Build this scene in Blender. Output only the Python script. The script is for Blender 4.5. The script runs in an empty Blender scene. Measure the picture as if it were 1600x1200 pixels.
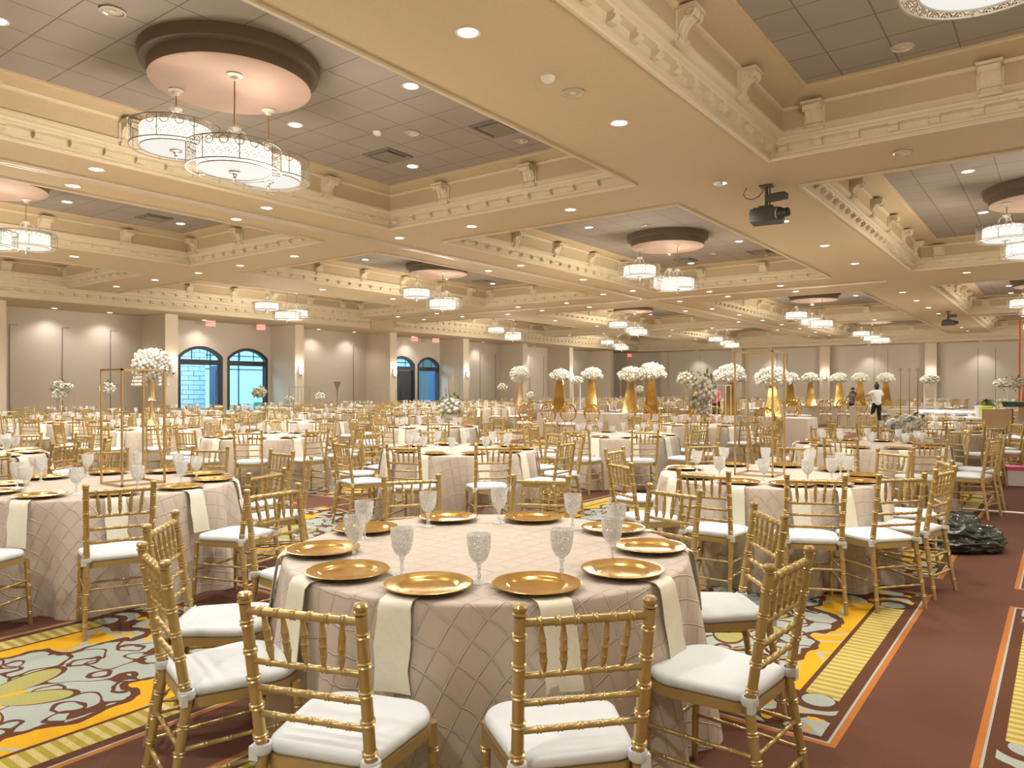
import bpy, bmesh, math, random
from mathutils import Vector, Matrix, noise
R = math.radians
PI = math.pi
random.seed(7)
S = bpy.context.scene
C = bpy.data.collections.new('hall'); S.collection.children.link(C)

# ------------------------------------------------------------------ camera, world, exposure
F = 1160.0; TH = math.atan(862/1160); CH = 1.51; HY = 607.0
FW = Vector((-math.sin(TH), math.cos(TH), 0)); RT = Vector((math.cos(TH), math.sin(TH), 0))
cam_d = bpy.data.cameras.new('camera'); cam = bpy.data.objects.new('camera', cam_d); C.objects.link(cam)
cam.location = (0, 0, CH); cam.rotation_euler = (PI/2, 0, TH)
cam_d.sensor_width = 36; cam_d.lens = 36*F/1600; cam_d.shift_y = 7/1600; cam_d.clip_end = 300
S.camera = cam
w = bpy.data.worlds.new('world'); S.world = w; w.use_nodes = True
w.node_tree.nodes['Background'].inputs[0].default_value = (.55, .78, 1, 1)
w.node_tree.nodes['Background'].inputs[1].default_value = 1.0
S.view_settings.view_transform = 'Standard'; S.view_settings.look = 'None'
S.view_settings.gamma = 1; S.view_settings.use_curve_mapping = False
S.view_settings.exposure = 0.0
cy = S.cycles
cy.use_denoising = True; cy.max_bounces = 7; cy.diffuse_bounces = 4; cy.glossy_bounces = 3
cy.transparent_max_bounces = 24; cy.sample_clamp_indirect = 4; cy.use_light_tree = True
cy.caustics_reflective = False; cy.caustics_refractive = False

SPOT_W = 420.0      # each ceiling downlight
WASH_W = 105.0      # wall washers
PEND_W = 105.0       # each drum pendant
UP_W = 6.0         # lamp glow out of the open top of each drum cluster
WARM = (1.0, .89, .74)
def lamp(kind, loc, power, color=WARM, size=.08, spot=None, blend=.5, rot=(0, 0, 0), name='lamp_light'):
    l = bpy.data.lights.new(name, kind); l.energy = power; l.color = color
    if kind == 'AREA': l.size = size
    else: l.shadow_soft_size = size
    if kind == 'SPOT': l.spot_size = R(spot); l.spot_blend = blend
    o = bpy.data.objects.new(name, l); o.location = loc; o.rotation_euler = rot; C.objects.link(o)
    return o
# daylight in the lobby outside the arched doors
a = lamp('AREA', (-32.5, 24, 4.2), 2600, (.38, .70, 1), 3.0, name='lobby_daylight'); a.data.shape = 'RECTANGLE'; a.data.size = 4; a.data.size_y = 20

def P(px, d, z=0.0):            # a spot in the hall at a distance from the entrance corner
    v = FW*d + RT*((px-800)/F*d); return Vector((v.x, v.y, z))

# ------------------------------------------------------------------ materials
def mat(name, col, rough=.6, metal=0.0, emit=None, es=0, spec=.5, sheen=0, bump=None):
    m = bpy.data.materials.new(name); m.use_nodes = True
    b = m.node_tree.nodes['Principled BSDF']
    b.inputs['Base Color'].default_value = (*col, 1); b.inputs['Roughness'].default_value = rough
    b.inputs['Metallic'].default_value = metal; b.inputs['Specular IOR Level'].default_value = spec
    if sheen: b.inputs['Sheen Weight'].default_value = sheen
    if emit: b.inputs['Emission Color'].default_value = (*emit, 1); b.inputs['Emission Strength'].default_value = es
    nt = m.node_tree
    if bump or not emit:
        sc, st = bump or (30, .04)
        n = nt.nodes.new('ShaderNodeTexNoise'); n.inputs['Scale'].default_value = sc; n.inputs['Detail'].default_value = 3
        tc = nt.nodes.new('ShaderNodeTexCoord'); nt.links.new(tc.outputs['Object'], n.inputs['Vector'])
        bp = nt.nodes.new('ShaderNodeBump'); bp.inputs['Strength'].default_value = st; bp.inputs['Distance'].default_value = .01
        nt.links.new(n.outputs['Fac'], bp.inputs['Height']); nt.links.new(bp.outputs[0], b.inputs['Normal'])
        mx = nt.nodes.new('ShaderNodeMix'); mx.data_type = 'RGBA'
        mx.inputs[6].default_value = (*[c*.93 for c in col], 1); mx.inputs[7].default_value = (*[min(1, c*1.06) for c in col], 1)
        nt.links.new(n.outputs['Fac'], mx.inputs[0]); nt.links.new(mx.outputs[2], b.inputs['Base Color'])
    return m

class N:                         # tiny expression helper over math nodes
    nt = None
    def __init__(s, o): s.o = o
    @staticmethod
    def op(kind, *a):
        n = N.nt.nodes.new('ShaderNodeMath'); n.operation = kind
        for i, v in enumerate(a):
            if isinstance(v, N): N.nt.links.new(v.o, n.inputs[i])
            else: n.inputs[i].default_value = v
        return N(n.outputs[0])
    def __add__(s, b): return N.op('ADD', s, b)
    __radd__ = __add__
    def __sub__(s, b): return N.op('SUBTRACT', s, b)
    def __rsub__(s, b): return N.op('SUBTRACT', b, s)
    def __mul__(s, b): return N.op('MULTIPLY', s, b)
    __rmul__ = __mul__
    def __truediv__(s, b): return N.op('DIVIDE', s, b)
    def __gt__(s, b): return N.op('GREATER_THAN', s, b)
    def __lt__(s, b): return N.op('LESS_THAN', s, b)
def n_abs(a): return N.op('ABSOLUTE', a)
def n_fract(a): return N.op('FRACT', a)
def n_sin(a): return N.op('SINE', a)
def n_cos(a): return N.op('COSINE', a)
def n_min(a, b): return N.op('MINIMUM', a, b)
def n_max(a, b): return N.op('MAXIMUM', a, b)
def n_len(a, b): return N.op('SQRT', a*a + b*b)
def mixc(fac, a, b):
    n = N.nt.nodes.new('ShaderNodeMix'); n.data_type = 'RGBA'
    for s, v in ((6, a), (7, b)):
        if isinstance(v, N): N.nt.links.new(v.o, n.inputs[s])
        else: n.inputs[s].default_value = (*v, 1)
    if isinstance(fac, N): N.nt.links.new(fac.o, n.inputs[0])
    else: n.inputs[0].default_value = fac
    return N(n.outputs[2])

def carpet():
    m = bpy.data.materials.new('patterned_carpet'); m.use_nodes = True; nt = m.node_tree; N.nt = nt
    b = nt.nodes['Principled BSDF']; b.inputs['Roughness'].default_value = .95; b.inputs['Specular IOR Level'].default_value = .1
    tc = nt.nodes.new('ShaderNodeTexCoord'); sep = nt.nodes.new('ShaderNodeSeparateXYZ'); nt.links.new(tc.outputs['Object'], sep.inputs[0])
    x, y = N(sep.outputs[0]), N(sep.outputs[1])
    def noi(sc, det=2, off=0):
        n = nt.nodes.new('ShaderNodeTexNoise'); n.inputs['Scale'].default_value = sc; n.inputs['Detail'].default_value = det
        mp = nt.nodes.new('ShaderNodeMapping'); mp.inputs['Location'].default_value = (off, off*1.7, 0)
        nt.links.new(tc.outputs['Object'], mp.inputs[0]); nt.links.new(mp.outputs[0], n.inputs['Vector'])
        return N(n.outputs['Fac'])
    w1 = (noi(5, 2)-.5); w2 = (noi(5, 2, 9)-.5)
    u = n_fract((x+2.74)/2.44)*2.44 - .985
    v = n_fract((y-3.31)/3.44)*3.44 - 1.445
    au, av = n_abs(u), n_abs(v)
    e = .985-au; ev = 1.445-av; em = n_min(e, ev)
    brown = (.118, .054, .036); dk = (.10, .042, .024); orange = (.38, .14, .035); grey = (.33, .365, .325); gold = (.60, .33, .02)
    olive = (.34, .27, .045); cream = (.50, .40, .17); green = (.33, .31, .11)
    uw, vw = u + w1*.16, v + w2*.16
    # gold field with grey leaf shaped flecks
    n3 = noi(4.2, 0, 4)
    fleck = (N.op('ABSOLUTE', n3-.62) < .035)
    field = mixc(fleck, gold, grey)
    # medallion
    ang = N.op('ARCTAN2', vw*.68, uw); rr = n_len(uw/.56, vw/.98)
    lobe = rr + n_cos(ang*8)*.10 + n_cos(ang*16)*.05
    field = mixc(lobe < 1.06, field, dk)
    inner = mixc(N.op('ABSOLUTE', n_sin((uw+vw)*12)*n_sin((uw-vw)*11)-.6) < .13, grey, dk)
    inner = mixc(N.op('ABSOLUTE', noi(3.6, 1, 2)-.5) < .016, inner, dk)
    field = mixc(lobe < .98, field, inner)
    petal = n_abs(n_cos(N.op('ARCTAN2', v, u)*3 + .5)); pr = n_len(u/.55, v/.72)
    field = mixc(pr < (petal*.62+.10), field, dk)
    field = mixc(pr < (petal*.62+.05), field, green)
    field = mixc((pr < .30)*(petal < .35), field, gold)
    # ornamental ends
    ends = mixc(N.op('ABSOLUTE', n_sin(uw*10+vw*3)*n_cos(vw*9-uw*4)) < .28, grey, dk)
    ends = mixc(noi(7, 1, 6) > .6, ends, gold)
    def ring(cu, cv, ro, ri, base):
        d = n_len(au-cu, av-cv)
        return mixc(d < ri, mixc(d < ro, base, dk), grey)
    ends = ring(.80, .98, .13, .075, ends); ends = ring(.45, 1.22, .12, .07, ends); ends = ring(0, 1.05, .16, .10, ends)
    stripes = mixc(n_fract(y/.062) < .5, cream, olive)
    band = mixc(e < .265, dk, stripes)
    band = mixc(e < .10, band, dk)
    side = mixc(e < .29, field, band)
    body = mixc(ev < (.52 + w1*.2), side, ends)
    body = mixc(em < .075, body, dk); body = mixc(em < .041, body, grey); body = mixc(em < .030, body, orange)
    body = mixc(em > 0, brown, body)
    fine = noi(160, 2); big = noi(1.3, 3, 3)
    sh = nt.nodes.new('ShaderNodeMix'); sh.data_type = 'RGBA'; sh.blend_type = 'MULTIPLY'; sh.inputs[0].default_value = 1
    nt.links.new(body.o, sh.inputs[6]); k = (fine*.7 + big*.5 + .45)
    cmb = nt.nodes.new('ShaderNodeCombineColor')
    for i in range(3): nt.links.new(k.o, cmb.inputs[i])
    nt.links.new(cmb.outputs[0], sh.inputs[7]); nt.links.new(sh.outputs[2], b.inputs['Base Color'])
    bp = nt.nodes.new('ShaderNodeBump'); bp.inputs['Strength'].default_value = .4; bp.inputs['Distance'].default_value = .01
    nt.links.new(fine.o, bp.inputs['Height']); nt.links.new(bp.outputs[0], b.inputs['Normal'])
    return m

def grid_mat(name, col, line, size, wid, rough=.8):      # ceiling tiles with seams, world metres
    m = mat(name, col, rough); nt = m.node_tree; N.nt = nt; b = nt.nodes['Principled BSDF']
    tc = nt.nodes.new('ShaderNodeTexCoord'); sep = nt.nodes.new('ShaderNodeSeparateXYZ'); nt.links.new(tc.outputs['Object'], sep.inputs[0])
    x, y = N(sep.outputs[0]), N(sep.outputs[1])
    g = n_min(n_abs(n_fract(x/size)-.5), n_abs(n_fract((y+.05)/size)-.5))
    n = nt.nodes.new('ShaderNodeTexNoise'); n.inputs['Scale'].default_value = .7; nt.links.new(tc.outputs['Object'], n.inputs['Vector'])
    base = mixc(N(n.outputs['Fac']), tuple(c*.85 for c in col), tuple(c*1.15 for c in col))
    r = mixc(g < wid/size, base, line); nt.links.new(r.o, b.inputs['Base Color'])
    return m

def cloth_mat():
    col = (.57, .485, .395)
    m = mat('pintuck_taffeta', col, .55, sheen=.3); nt = m.node_tree; N.nt = nt; b = nt.nodes['Principled BSDF']
    uv = nt.nodes.new('ShaderNodeTexCoord'); sep = nt.nodes.new('ShaderNodeSeparateXYZ'); nt.links.new(uv.outputs['UV'], sep.inputs[0])
    n = nt.nodes.new('ShaderNodeTexNoise'); n.inputs['Scale'].default_value = 9; n.inputs['Detail'].default_value = 2; nt.links.new(uv.outputs['UV'], n.inputs['Vector'])
    wob = (N(n.outputs['Fac'])-.5)*.03
    x, y = N(sep.outputs[0])+wob, N(sep.outputs[1])-wob
    def ln(t): return n_abs(n_fract(t)-.5)
    d = n_min(ln((x*.8+y*.6)/.098), ln((x*.6-y*.8)/.098))
    h = n_max(1.0-d/.042, 0.0)
    edge = n_max(1.0-N.op('ABSOLUTE', d-.07)/.04, 0.0); c = mixc(edge*.35, mixc(h*.7, col, (.78, .69, .59)), (.33, .27, .22))  # colour paints a shadow beside each tuck and a lighter ridge along it
    n2 = nt.nodes.new('ShaderNodeTexNoise'); n2.inputs['Scale'].default_value = 5; n2.inputs['Detail'].default_value = 4; nt.links.new(uv.outputs['UV'], n2.inputs['Vector'])
    hh = h*1.0 + N(n2.outputs['Fac'])*1.2
    bp = nt.nodes.new('ShaderNodeBump'); bp.inputs['Strength'].default_value = .75; bp.inputs['Distance'].default_value = .006
    nt.links.new(hh.o, bp.inputs['Height']); nt.links.new(bp.outputs[0], b.inputs['Normal']); nt.links.new(c.o, b.inputs['Base Color'])
    return m

def glass_mat():
    m = bpy.data.materials.new('cut_glass'); m.use_nodes = True; nt = m.node_tree; b = nt.nodes['Principled BSDF']
    b.inputs['Base Color'].default_value = (.98, 1, 1, 1); b.inputs['Roughness'].default_value = .08; b.inputs['Specular IOR Level'].default_value = 1
    t = nt.nodes.new('ShaderNodeBsdfTransparent'); mx = nt.nodes.new('ShaderNodeMixShader'); lw = nt.nodes.new('ShaderNodeLayerWeight')
    lw.inputs[0].default_value = .28; N.nt = nt
    vo = nt.nodes.new('ShaderNodeTexVoronoi'); vo.inputs['Scale'].default_value = 150; tc = nt.nodes.new('ShaderNodeTexCoord'); nt.links.new(tc.outputs['Object'], vo.inputs['Vector'])
    bp = nt.nodes.new('ShaderNodeBump'); bp.inputs['Strength'].default_value = .9; bp.inputs['Distance'].default_value = .004
    nt.links.new(vo.outputs['Distance'], bp.inputs['Height']); nt.links.new(bp.outputs[0], b.inputs['Normal']); nt.links.new(bp.outputs[0], lw.inputs['Normal'])
    f = n_min(N(lw.outputs['Facing'])*.55 + .10 + (N(vo.outputs['Distance']) > .48)*.45, 1.0)
    nt.links.new(f.o, mx.inputs[0]); nt.links.new(t.outputs[0], mx.inputs[1]); nt.links.new(b.outputs[0], mx.inputs[2])
    nt.links.new(mx.outputs[0], nt.nodes['Material Output'].inputs[0])
    return m

def lace_mat():                 # pierced metal filigree of the outer drum
    m = bpy.data.materials.new('filigree_metal'); m.use_nodes = True; nt = m.node_tree; N.nt = nt; b = nt.nodes['Principled BSDF']
    b.inputs['Base Color'].default_value = (.42, .37, .30, 1); b.inputs['Roughness'].default_value = .5; b.inputs['Metallic'].default_value = .3
    tc = nt.nodes.new('ShaderNodeTexCoord'); sep = nt.nodes.new('ShaderNodeSeparateXYZ'); nt.links.new(tc.outputs['Object'], sep.inputs[0])
    x, y, z = (N(sep.outputs[i]) for i in range(3))
    a = N.op('ARCTAN2', y, x)
    p = n_sin(a*90)*n_cos(z*170) + n_cos(a*54 + n_sin(z*110)*1.2)*.7
    sc = n_abs(n_len((n_fract(a*(20/(2*PI)))-.5)*.16, z-.07)-.045)
    f = n_max(n_abs(p) < .24, sc < .005)
    t = nt.nodes.new('ShaderNodeBsdfTransparent'); mx = nt.nodes.new('ShaderNodeMixShader')
    nt.links.new(f.o, mx.inputs[0]); nt.links.new(t.outputs[0], mx.inputs[1]); nt.links.new(b.outputs[0], mx.inputs[2])
    nt.links.new(mx.outputs[0], nt.nodes['Material Output'].inputs[0])
    return m

M = dict(
    carpet=carpet(), soffit=mat('soffit_paint', (.575, .455, .29), .8), mould=mat('moulding_paint', (.645, .555, .40), .6),
    cofwall=mat('coffer_paint', (.52, .41, .26), .8), tile=grid_mat('dark_ceiling_tile', (.31, .27, .235), (.15, .125, .105), .64, .008),
    wall=mat('taupe_wall', (.60, .54, .455), .85), column=mat('column_paint', (.64, .56, .45), .8),
    seam=mat('panel_seam', (.27, .23, .185), .8), track=mat('track_metal', (.75, .68, .58), .35, .3),
    gold=mat('gold_paint', (.52, .385, .165), .33, .55, bump=(60, .05)), golddk=mat('antique_gold', (.42, .27, .08), .38, .6),
    charger=mat('gold_charger', (.80, .50, .14), .20, .85, bump=(14, .05)), mirror=mat('gold_mirror', (.86, .60, .22), .06, 1.0, bump=(3, .02)),
    brass=mat('brushed_brass', (.62, .47, .24), .3, .8),
    cushion=mat('white_cushion', (.68, .715, .735), .85, bump=(8, .15)), napkin=mat('ivory_satin', (.88, .85, .70), .5, bump=(60, .05)),
    cloth=cloth_mat(), satin=mat('grey_satin', (.50, .44, .37), .35, sheen=.3, bump=(5, .5)), glass=glass_mat(), lace=lace_mat(),
    rose=mat('white_petals', (.84, .83, .75), .75, bump=(50, .6)), blush=mat('cream_petals', (.72, .66, .55), .75, bump=(50, .6)), leaf=mat('leaf_green', (.14, .20, .08), .6),
    black=mat('black_plastic', (.03, .03, .032), .35), dkgrey=mat('dark_grey_metal', (.055, .058, .05), .6, .0), darkframe=mat('dark_door_paint', (.035, .04, .06), .4),
    pink=mat('medallion_plaster', (.60, .42, .33), .75, bump=(2.5, .3)), discside=mat('medallion_side', (.17, .135, .10), .7),
    whitemetal=mat('white_metal', (.74, .68, .58), .4, .2), pewter=mat('pewter', (.30, .28, .25), .35, .8),
    shade=mat('lit_shade', (.02, .02, .02), .9, spec=.05, emit=(1, .91, .76), es=1.6), diffuser=mat('lit_diffuser', (.015, .015, .015), .9, spec=.05, emit=(1, .965, .88), es=.84),
    bulb=mat('lit_bulb', (1, 1, 1), .5, emit=(1, .9, .72), es=6), led=mat('lit_downlight', (1, 1, 1), .5, emit=(1, .97, .92), es=7),
    can=mat('downlight_reflector', (.62, .58, .50), .25, .5), vent=mat('vent_metal', (.20, .17, .145), .6), ventdk=mat('vent_shadow_gap', (.02, .018, .015), .8),
    exitbody=mat('exit_sign_body', (.8, .6, .55), .5, emit=(1, .22, .18), es=.9), exitred=mat('exit_letters', (.8, .05, .04), .5, emit=(1, .03, .03), es=2.2),
    skin=mat('skin', (.42, .24, .16), .6), hair=mat('black_hair', (.012, .01, .01), .5), pinkshirt=mat('pink_shirt', (.78, .09, .15), .8), greyshirt=mat('grey_shirt', (.42, .40, .38), .8),
    whiteshirt=mat('white_shirt', (.82, .82, .80), .8), blackcloth=mat('black_trousers', (.018, .018, .02), .8), whiteshoe=mat('white_shoe', (.75, .75, .75), .6),
    stone=mat('pale_stone', (.55, .60, .60), .8), lobbyfloor=mat('lobby_tile', (.4, .4, .38), .4), green=mat('green_drape', (.02, .22, .12), .7),
    sky=mat('daylight_glass', (.1, .2, .3), .2, emit=(.28, .74, 1), es=1.35), blueleaf=mat('blue_grey_door', (.06, .10, .19), .4),
    orange=mat('orange_ladder', (.85, .20, .05), .5), cardboard=mat('cardboard', (.42, .29, .16), .85), bluegrey=mat('grey_blue_box', (.42, .46, .46), .7),
    wrap=mat('clear_wrap', (.78, .78, .78), .2, bump=(30, .8)), lime=mat('lime_plastic', (.50, .72, .05), .5), magenta=mat('pink_plastic', (.72, .10, .25), .5),
    darkgreen=mat('dark_green_print', (.03, .09, .055), .6), strip=mat('aluminium_strip', (.6, .52, .44), .4, .3), whiteplastic=mat('white_plastic', (.78, .78, .78), .5))
def bag_mat():
    m = mat('black_bin_liner', (.02, .03, .025), .18, spec=.9, bump=(9, .6))
    for n in m.node_tree.nodes:
        if n.type == 'BUMP': n.inputs['Distance'].default_value = .03
        if n.type == 'TEX_NOISE': n.inputs['Distortion'].default_value = 1.5
    return m
M['bag'] = bag_mat()

# ------------------------------------------------------------------ mesh building
class MB:
    def __init__(s): s.v = []; s.f = []
    def add(s, vs, fs):
        o = len(s.v); s.v += [tuple(v) for v in vs]; s.f += [tuple(i+o for i in f) for f in fs]; return s
    def box(s, c, d, rz=0, taper=1.0):
        cs, sn = math.cos(rz), math.sin(rz); vs = []
        for z in (-1, 1):
            t = taper if z > 0 else 1
            for x, y in ((-1, -1), (1, -1), (1, 1), (-1, 1)):
                X, Y = x*d[0]/2*t, y*d[1]/2*t
                vs.append((c[0]+X*cs-Y*sn, c[1]+X*sn+Y*cs, c[2]+z*d[2]/2))
        return s.add(vs, [(3, 2, 1, 0), (4, 5, 6, 7), (0, 1, 5, 4), (1, 2, 6, 5), (2, 3, 7, 6), (3, 0, 4, 7)])
    def sweep(s, pts, radii, n=8, cap=True):
        """round tube through pts with a radius per point"""
        pts = [Vector(p) for p in pts]; rings = []; up = None; vs = []
        for i, p in enumerate(pts):
            t = (pts[min(i+1, len(pts)-1)]-pts[max(i-1, 0)])
            t = t.normalized() if t.length > 1e-9 else Vector((0, 0, 1))
            if up is None: up = Vector((1, 0, 0)) if abs(t.x) < .9 else Vector((0, 1, 0))
            a = t.cross(up).normalized(); b = t.cross(a).normalized(); up = b.cross(t).normalized() if False else up
            for k in range(n):
                q = 2*PI*k/n; vs.append(p+(a*math.cos(q)+b*math.sin(q))*radii[i])
        fs = []
        for i in range(len(pts)-1):
            for k in range(n):
                k2 = (k+1) % n; fs.append((i*n+k, i*n+k2, (i+1)*n+k2, (i+1)*n+k))
        if cap: fs.append(tuple(range(n))[::-1]); fs.append(tuple((len(pts)-1)*n+k for k in range(n)))
        return s.add(vs, fs)
    def rod(s, p0, p1, r0, r1=None, rings=0, n=8, ends=True, rr=1.28):
        r1 = r0 if r1 is None else r1; p0, p1 = Vector(p0), Vector(p1); L = (p1-p0).length
        ts = [(0, r0)]
        pos = [(k+1)/(rings+1) for k in range(rings)] if isinstance(rings, int) else rings
        for t in pos:
            r = r0+(r1-r0)*t; h = .007/L
            ts += [(t-h*1.25, r), (t-h*.8, r*rr), (t-h*.15, r*1.02), (t+h*.15, r*1.02), (t+h*.8, r*rr), (t+h*1.25, r)]
        ts.append((1, r1))
        return s.sweep([p0.lerp(p1, t) for t, _ in ts], [r for _, r in ts], n)
    def lathe(s, prof, n=24, c=(0, 0, 0), cap=False):
        vs = []; fs = []
        for r, z in prof:
            for k in range(n):
                q = 2*PI*k/n; vs.append((c[0]+r*math.cos(q), c[1]+r*math.sin(q), c[2]+z))
        for i in range(len(prof)-1):
            for k in range(n):
                k2 = (k+1) % n; fs.append((i*n+k, i*n+k2, (i+1)*n+k2, (i+1)*n+k))
        if cap: fs.append(tuple(range(n))[::-1]); fs.append(tuple((len(prof)-1)*n+k for k in range(n)))
        return s.add(vs, fs)
    def ball(s, c, r, nu=8, nv=5, jit=0, sq=(1, 1, 1)):
        vs = []; fs = []
        for i in range(nv+1):
            ph = PI*i/nv
            for k in range(nu):
                q = 2*PI*(k+.5*(i % 2))/nu; j = 1+random.uniform(-jit, jit)
                vs.append((c[0]+r*j*sq[0]*math.sin(ph)*math.cos(q), c[1]+r*j*sq[1]*math.sin(ph)*math.sin(q), c[2]+r*j*sq[2]*math.cos(ph)))
        for i in range(nv):
            for k in range(nu):
                k2 = (k+1) % nu; fs.append((i*nu+k, (i+1)*nu+k, (i+1)*nu+k2, i*nu+k2))
        return s.add(vs, fs)
    def plate(s, outline, z0, z1, inset=0):          # extruded outline with optional bevel towards the top
        n = len(outline); cx = sum(p[0] for p in outline)/n; cy_ = sum(p[1] for p in outline)/n
        def sc(k, z): return [(cx+(p[0]-cx)*k, cy_+(p[1]-cy_)*k, z) for p in outline]
        if inset: rows = [sc(1-inset*.6, z0), sc(1, z0+(z1-z0)*.25), sc(1, z0+(z1-z0)*.55), sc(1-inset*.5, z0+(z1-z0)*.85), sc(1-inset*2.2, z1), sc(.4, z1+(z1-z0)*.12)]
        else: rows = [sc(1, z0), sc(1, z1)]
        vs = [p for r in rows for p in r]; fs = []
        for i in range(len(rows)-1):
            for k in range(n):
                k2 = (k+1) % n; fs.append((i*n+k, i*n+k2, (i+1)*n+k2, (i+1)*n+k))
        fs.append(tuple(range(n))[::-1]); fs.append(tuple((len(rows)-1)*n+k for k in range(n)))
        return s.add(vs, fs)
    def extrude(s, prof, x0, x1):                    # closed (y,z) profile pushed along x
        n = len(prof); vs = [(x0, p[0], p[1]) for p in prof]+[(x1, p[0], p[1]) for p in prof]
        fs = [(k, (k+1) % n, n+(k+1) % n, n+k) for k in range(n)]+[tuple(range(n))[::-1], tuple(range(n, 2*n))]
        return s.add(vs, fs)
    def rect(s, x0, x1, y0, y1, prof):               # mitred moulding round a rectangle; prof = [(inset, z)]
        rows = []
        for i, z in prof: rows.append([(x0+i, y0+i, z), (x1-i, y0+i, z), (x1-i, y1-i, z), (x0+i, y1-i, z)])
        vs = [p for r in rows for p in r]; fs = []
        for i in range(len(rows)-1):
            for k in range(4):
                k2 = (k+1) % 4; fs.append((i*4+k, (i+1)*4+k, (i+1)*4+k2, i*4+k2))
        return s.add(vs, fs)
    def mesh(s, name, m, smooth=True, ang=40):
        me = bpy.data.meshes.new(name); me.from_pydata(s.v, [], s.f); me.materials.append(m)
        bm = bmesh.new(); bm.from_mesh(me)
        bmesh.ops.recalc_face_normals(bm, faces=bm.faces); bm.to_mesh(me); bm.free()
        if smooth:
            me.polygons.foreach_set('use_smooth', [True]*len(me.polygons))
            me.set_sharp_from_angle(angle=R(ang))
        return me
    def build(s, name, m, parent=None, smooth=True, ang=40, loc=None, rz=0):
        return put(s.mesh(name, m, smooth, ang), name, parent, loc, rz)

def put(me, name, parent=None, loc=None, rz=0):
    o = bpy.data.objects.new(name, me); C.objects.link(o)
    if parent: o.parent = parent
    if loc is not None: o.location = loc
    if rz: o.rotation_euler = (0, 0, rz)
    return o
def tag(o, label, cat, group=None, kind=None):
    o['label'] = label; o['category'] = cat
    if group: o['group'] = group
    if kind: o['kind'] = kind
    return o
def thing(name, label, cat, loc=(0, 0, 0), rz=0, group=None):
    o = bpy.data.objects.new(name, None); C.objects.link(o); o.location = loc; o.rotation_euler = (0, 0, rz); o.empty_display_size = .1
    return tag(o, label, cat, group)
def struct(o): o['kind'] = 'structure'; return o
KIDS = {}
def kids(o):
    if o.name not in KIDS: KIDS[o.name] = [c for c in C.objects if c.parent == o]
    return KIDS[o.name]
def dup(o, loc, rz=0, label=None, group=None, scale=None):
    def rec(s, par):
        c = s.copy(); C.objects.link(c)
        if par: c.parent = par
        for k in kids(s): rec(k, c)
        return c
    r = rec(o, None); r.location = loc; r.rotation_euler = (0, 0, rz)
    if scale: r.scale = scale
    if label: r['label'] = label
    if group: r['group'] = group
    return r
def proto_hide(o):      # remove the pattern piece once its copies stand in the hall
    for k in kids(o): proto_hide(k)
    KIDS.clear()
    bpy.data.objects.remove(o)

# ------------------------------------------------------------------ the hall
ZS, ZT, ZP = 4.79, 5.47, 4.35
COLX = {'R': (-3.4, 2.2), 'L': (-11.1, -5.5), 'K': (-18.6, -13.2), 'J': (-25.9, -20.9)}
ROWY = [(-.1, 10.75), (12.35, 23.15), (26.8, 38.1), (39.4, 50.9)]
XR, XL, Y0, Y1 = 5.0, -29.2, -3.2, 53.4
o = MB().add([(XL-6, Y0, 0), (XR, Y0, 0), (XR, Y1, 0), (XL-6, Y1, 0)], [(0, 1, 2, 3)]).build('floor', M['carpet'], smooth=False); struct(o)

xs = sorted({-26.3, XR, *[v for p in COLX.values() for v in p]}); ys = sorted({Y0, 51.6, *[v for p in ROWY for v in p]})
cofs = [(c, r, *COLX[c], *ROWY[r]) for c in COLX for r in range(4)]
mb = MB()
for i in range(len(xs)-1):
    for j in range(len(ys)-1):
        cx, cyy = (xs[i]+xs[i+1])/2, (ys[j]+ys[j+1])/2
        if any(x0 < cx < x1 and y0 < cyy < y1 for _, _, x0, x1, y0, y1 in cofs): continue
        mb.add([(xs[i], ys[j], ZS), (xs[i+1], ys[j], ZS), (xs[i+1], ys[j+1], ZS), (xs[i], ys[j+1], ZS)], [(0, 1, 2, 3)])
mb.add([(-26.3, Y0, ZP), (-26.3, 51.6, ZP), (-26.3, 51.6, ZS), (-26.3, Y0, ZS)], [(0, 1, 2, 3)])
mb.add([(-26.3, 51.6, ZP), (XR, 51.6, ZP), (XR, 51.6, ZS), (-26.3, 51.6, ZS)], [(0, 1, 2, 3)])
mb.add([(XL, Y0, ZP), (-26.3, Y0, ZP), (-26.3, 51.6, ZP), (XL, 51.6, ZP)], [(0, 1, 2, 3)])
mb.add([(XL, 51.6, ZP), (XR, 51.6, ZP), (XR, Y1, ZP), (XL, Y1, ZP)], [(0, 1, 2, 3)])
struct(mb.build('ceiling', M['soffit'], smooth=False))
TILES = {}
for c, r, x0, x1, y0, y1 in cofs:
    g = .25; ti = .72 if c == 'R' else .56
    mb = MB().rect(x0, x1, y0, y1, [(g, 5.06), (g, 5.36), (g+.05, 5.38), (ti-.05, 5.435), (ti-.04, 5.46), (ti, 5.462), (ti, ZT)])
    struct(mb.build('ceiling', M['cofwall'], smooth=False))
    mb = MB().add([(x0+ti, y0+ti, ZT), (x1-ti, y0+ti, ZT), (x1-ti, y1-ti, ZT), (x0+ti, y1-ti, ZT)], [(0, 1, 2, 3)])
    struct(mb.build('ceiling', M['tile'], smooth=False))
    TILES[c, r] = (x0+ti, x1-ti, y0+ti, y1-ti)

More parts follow.
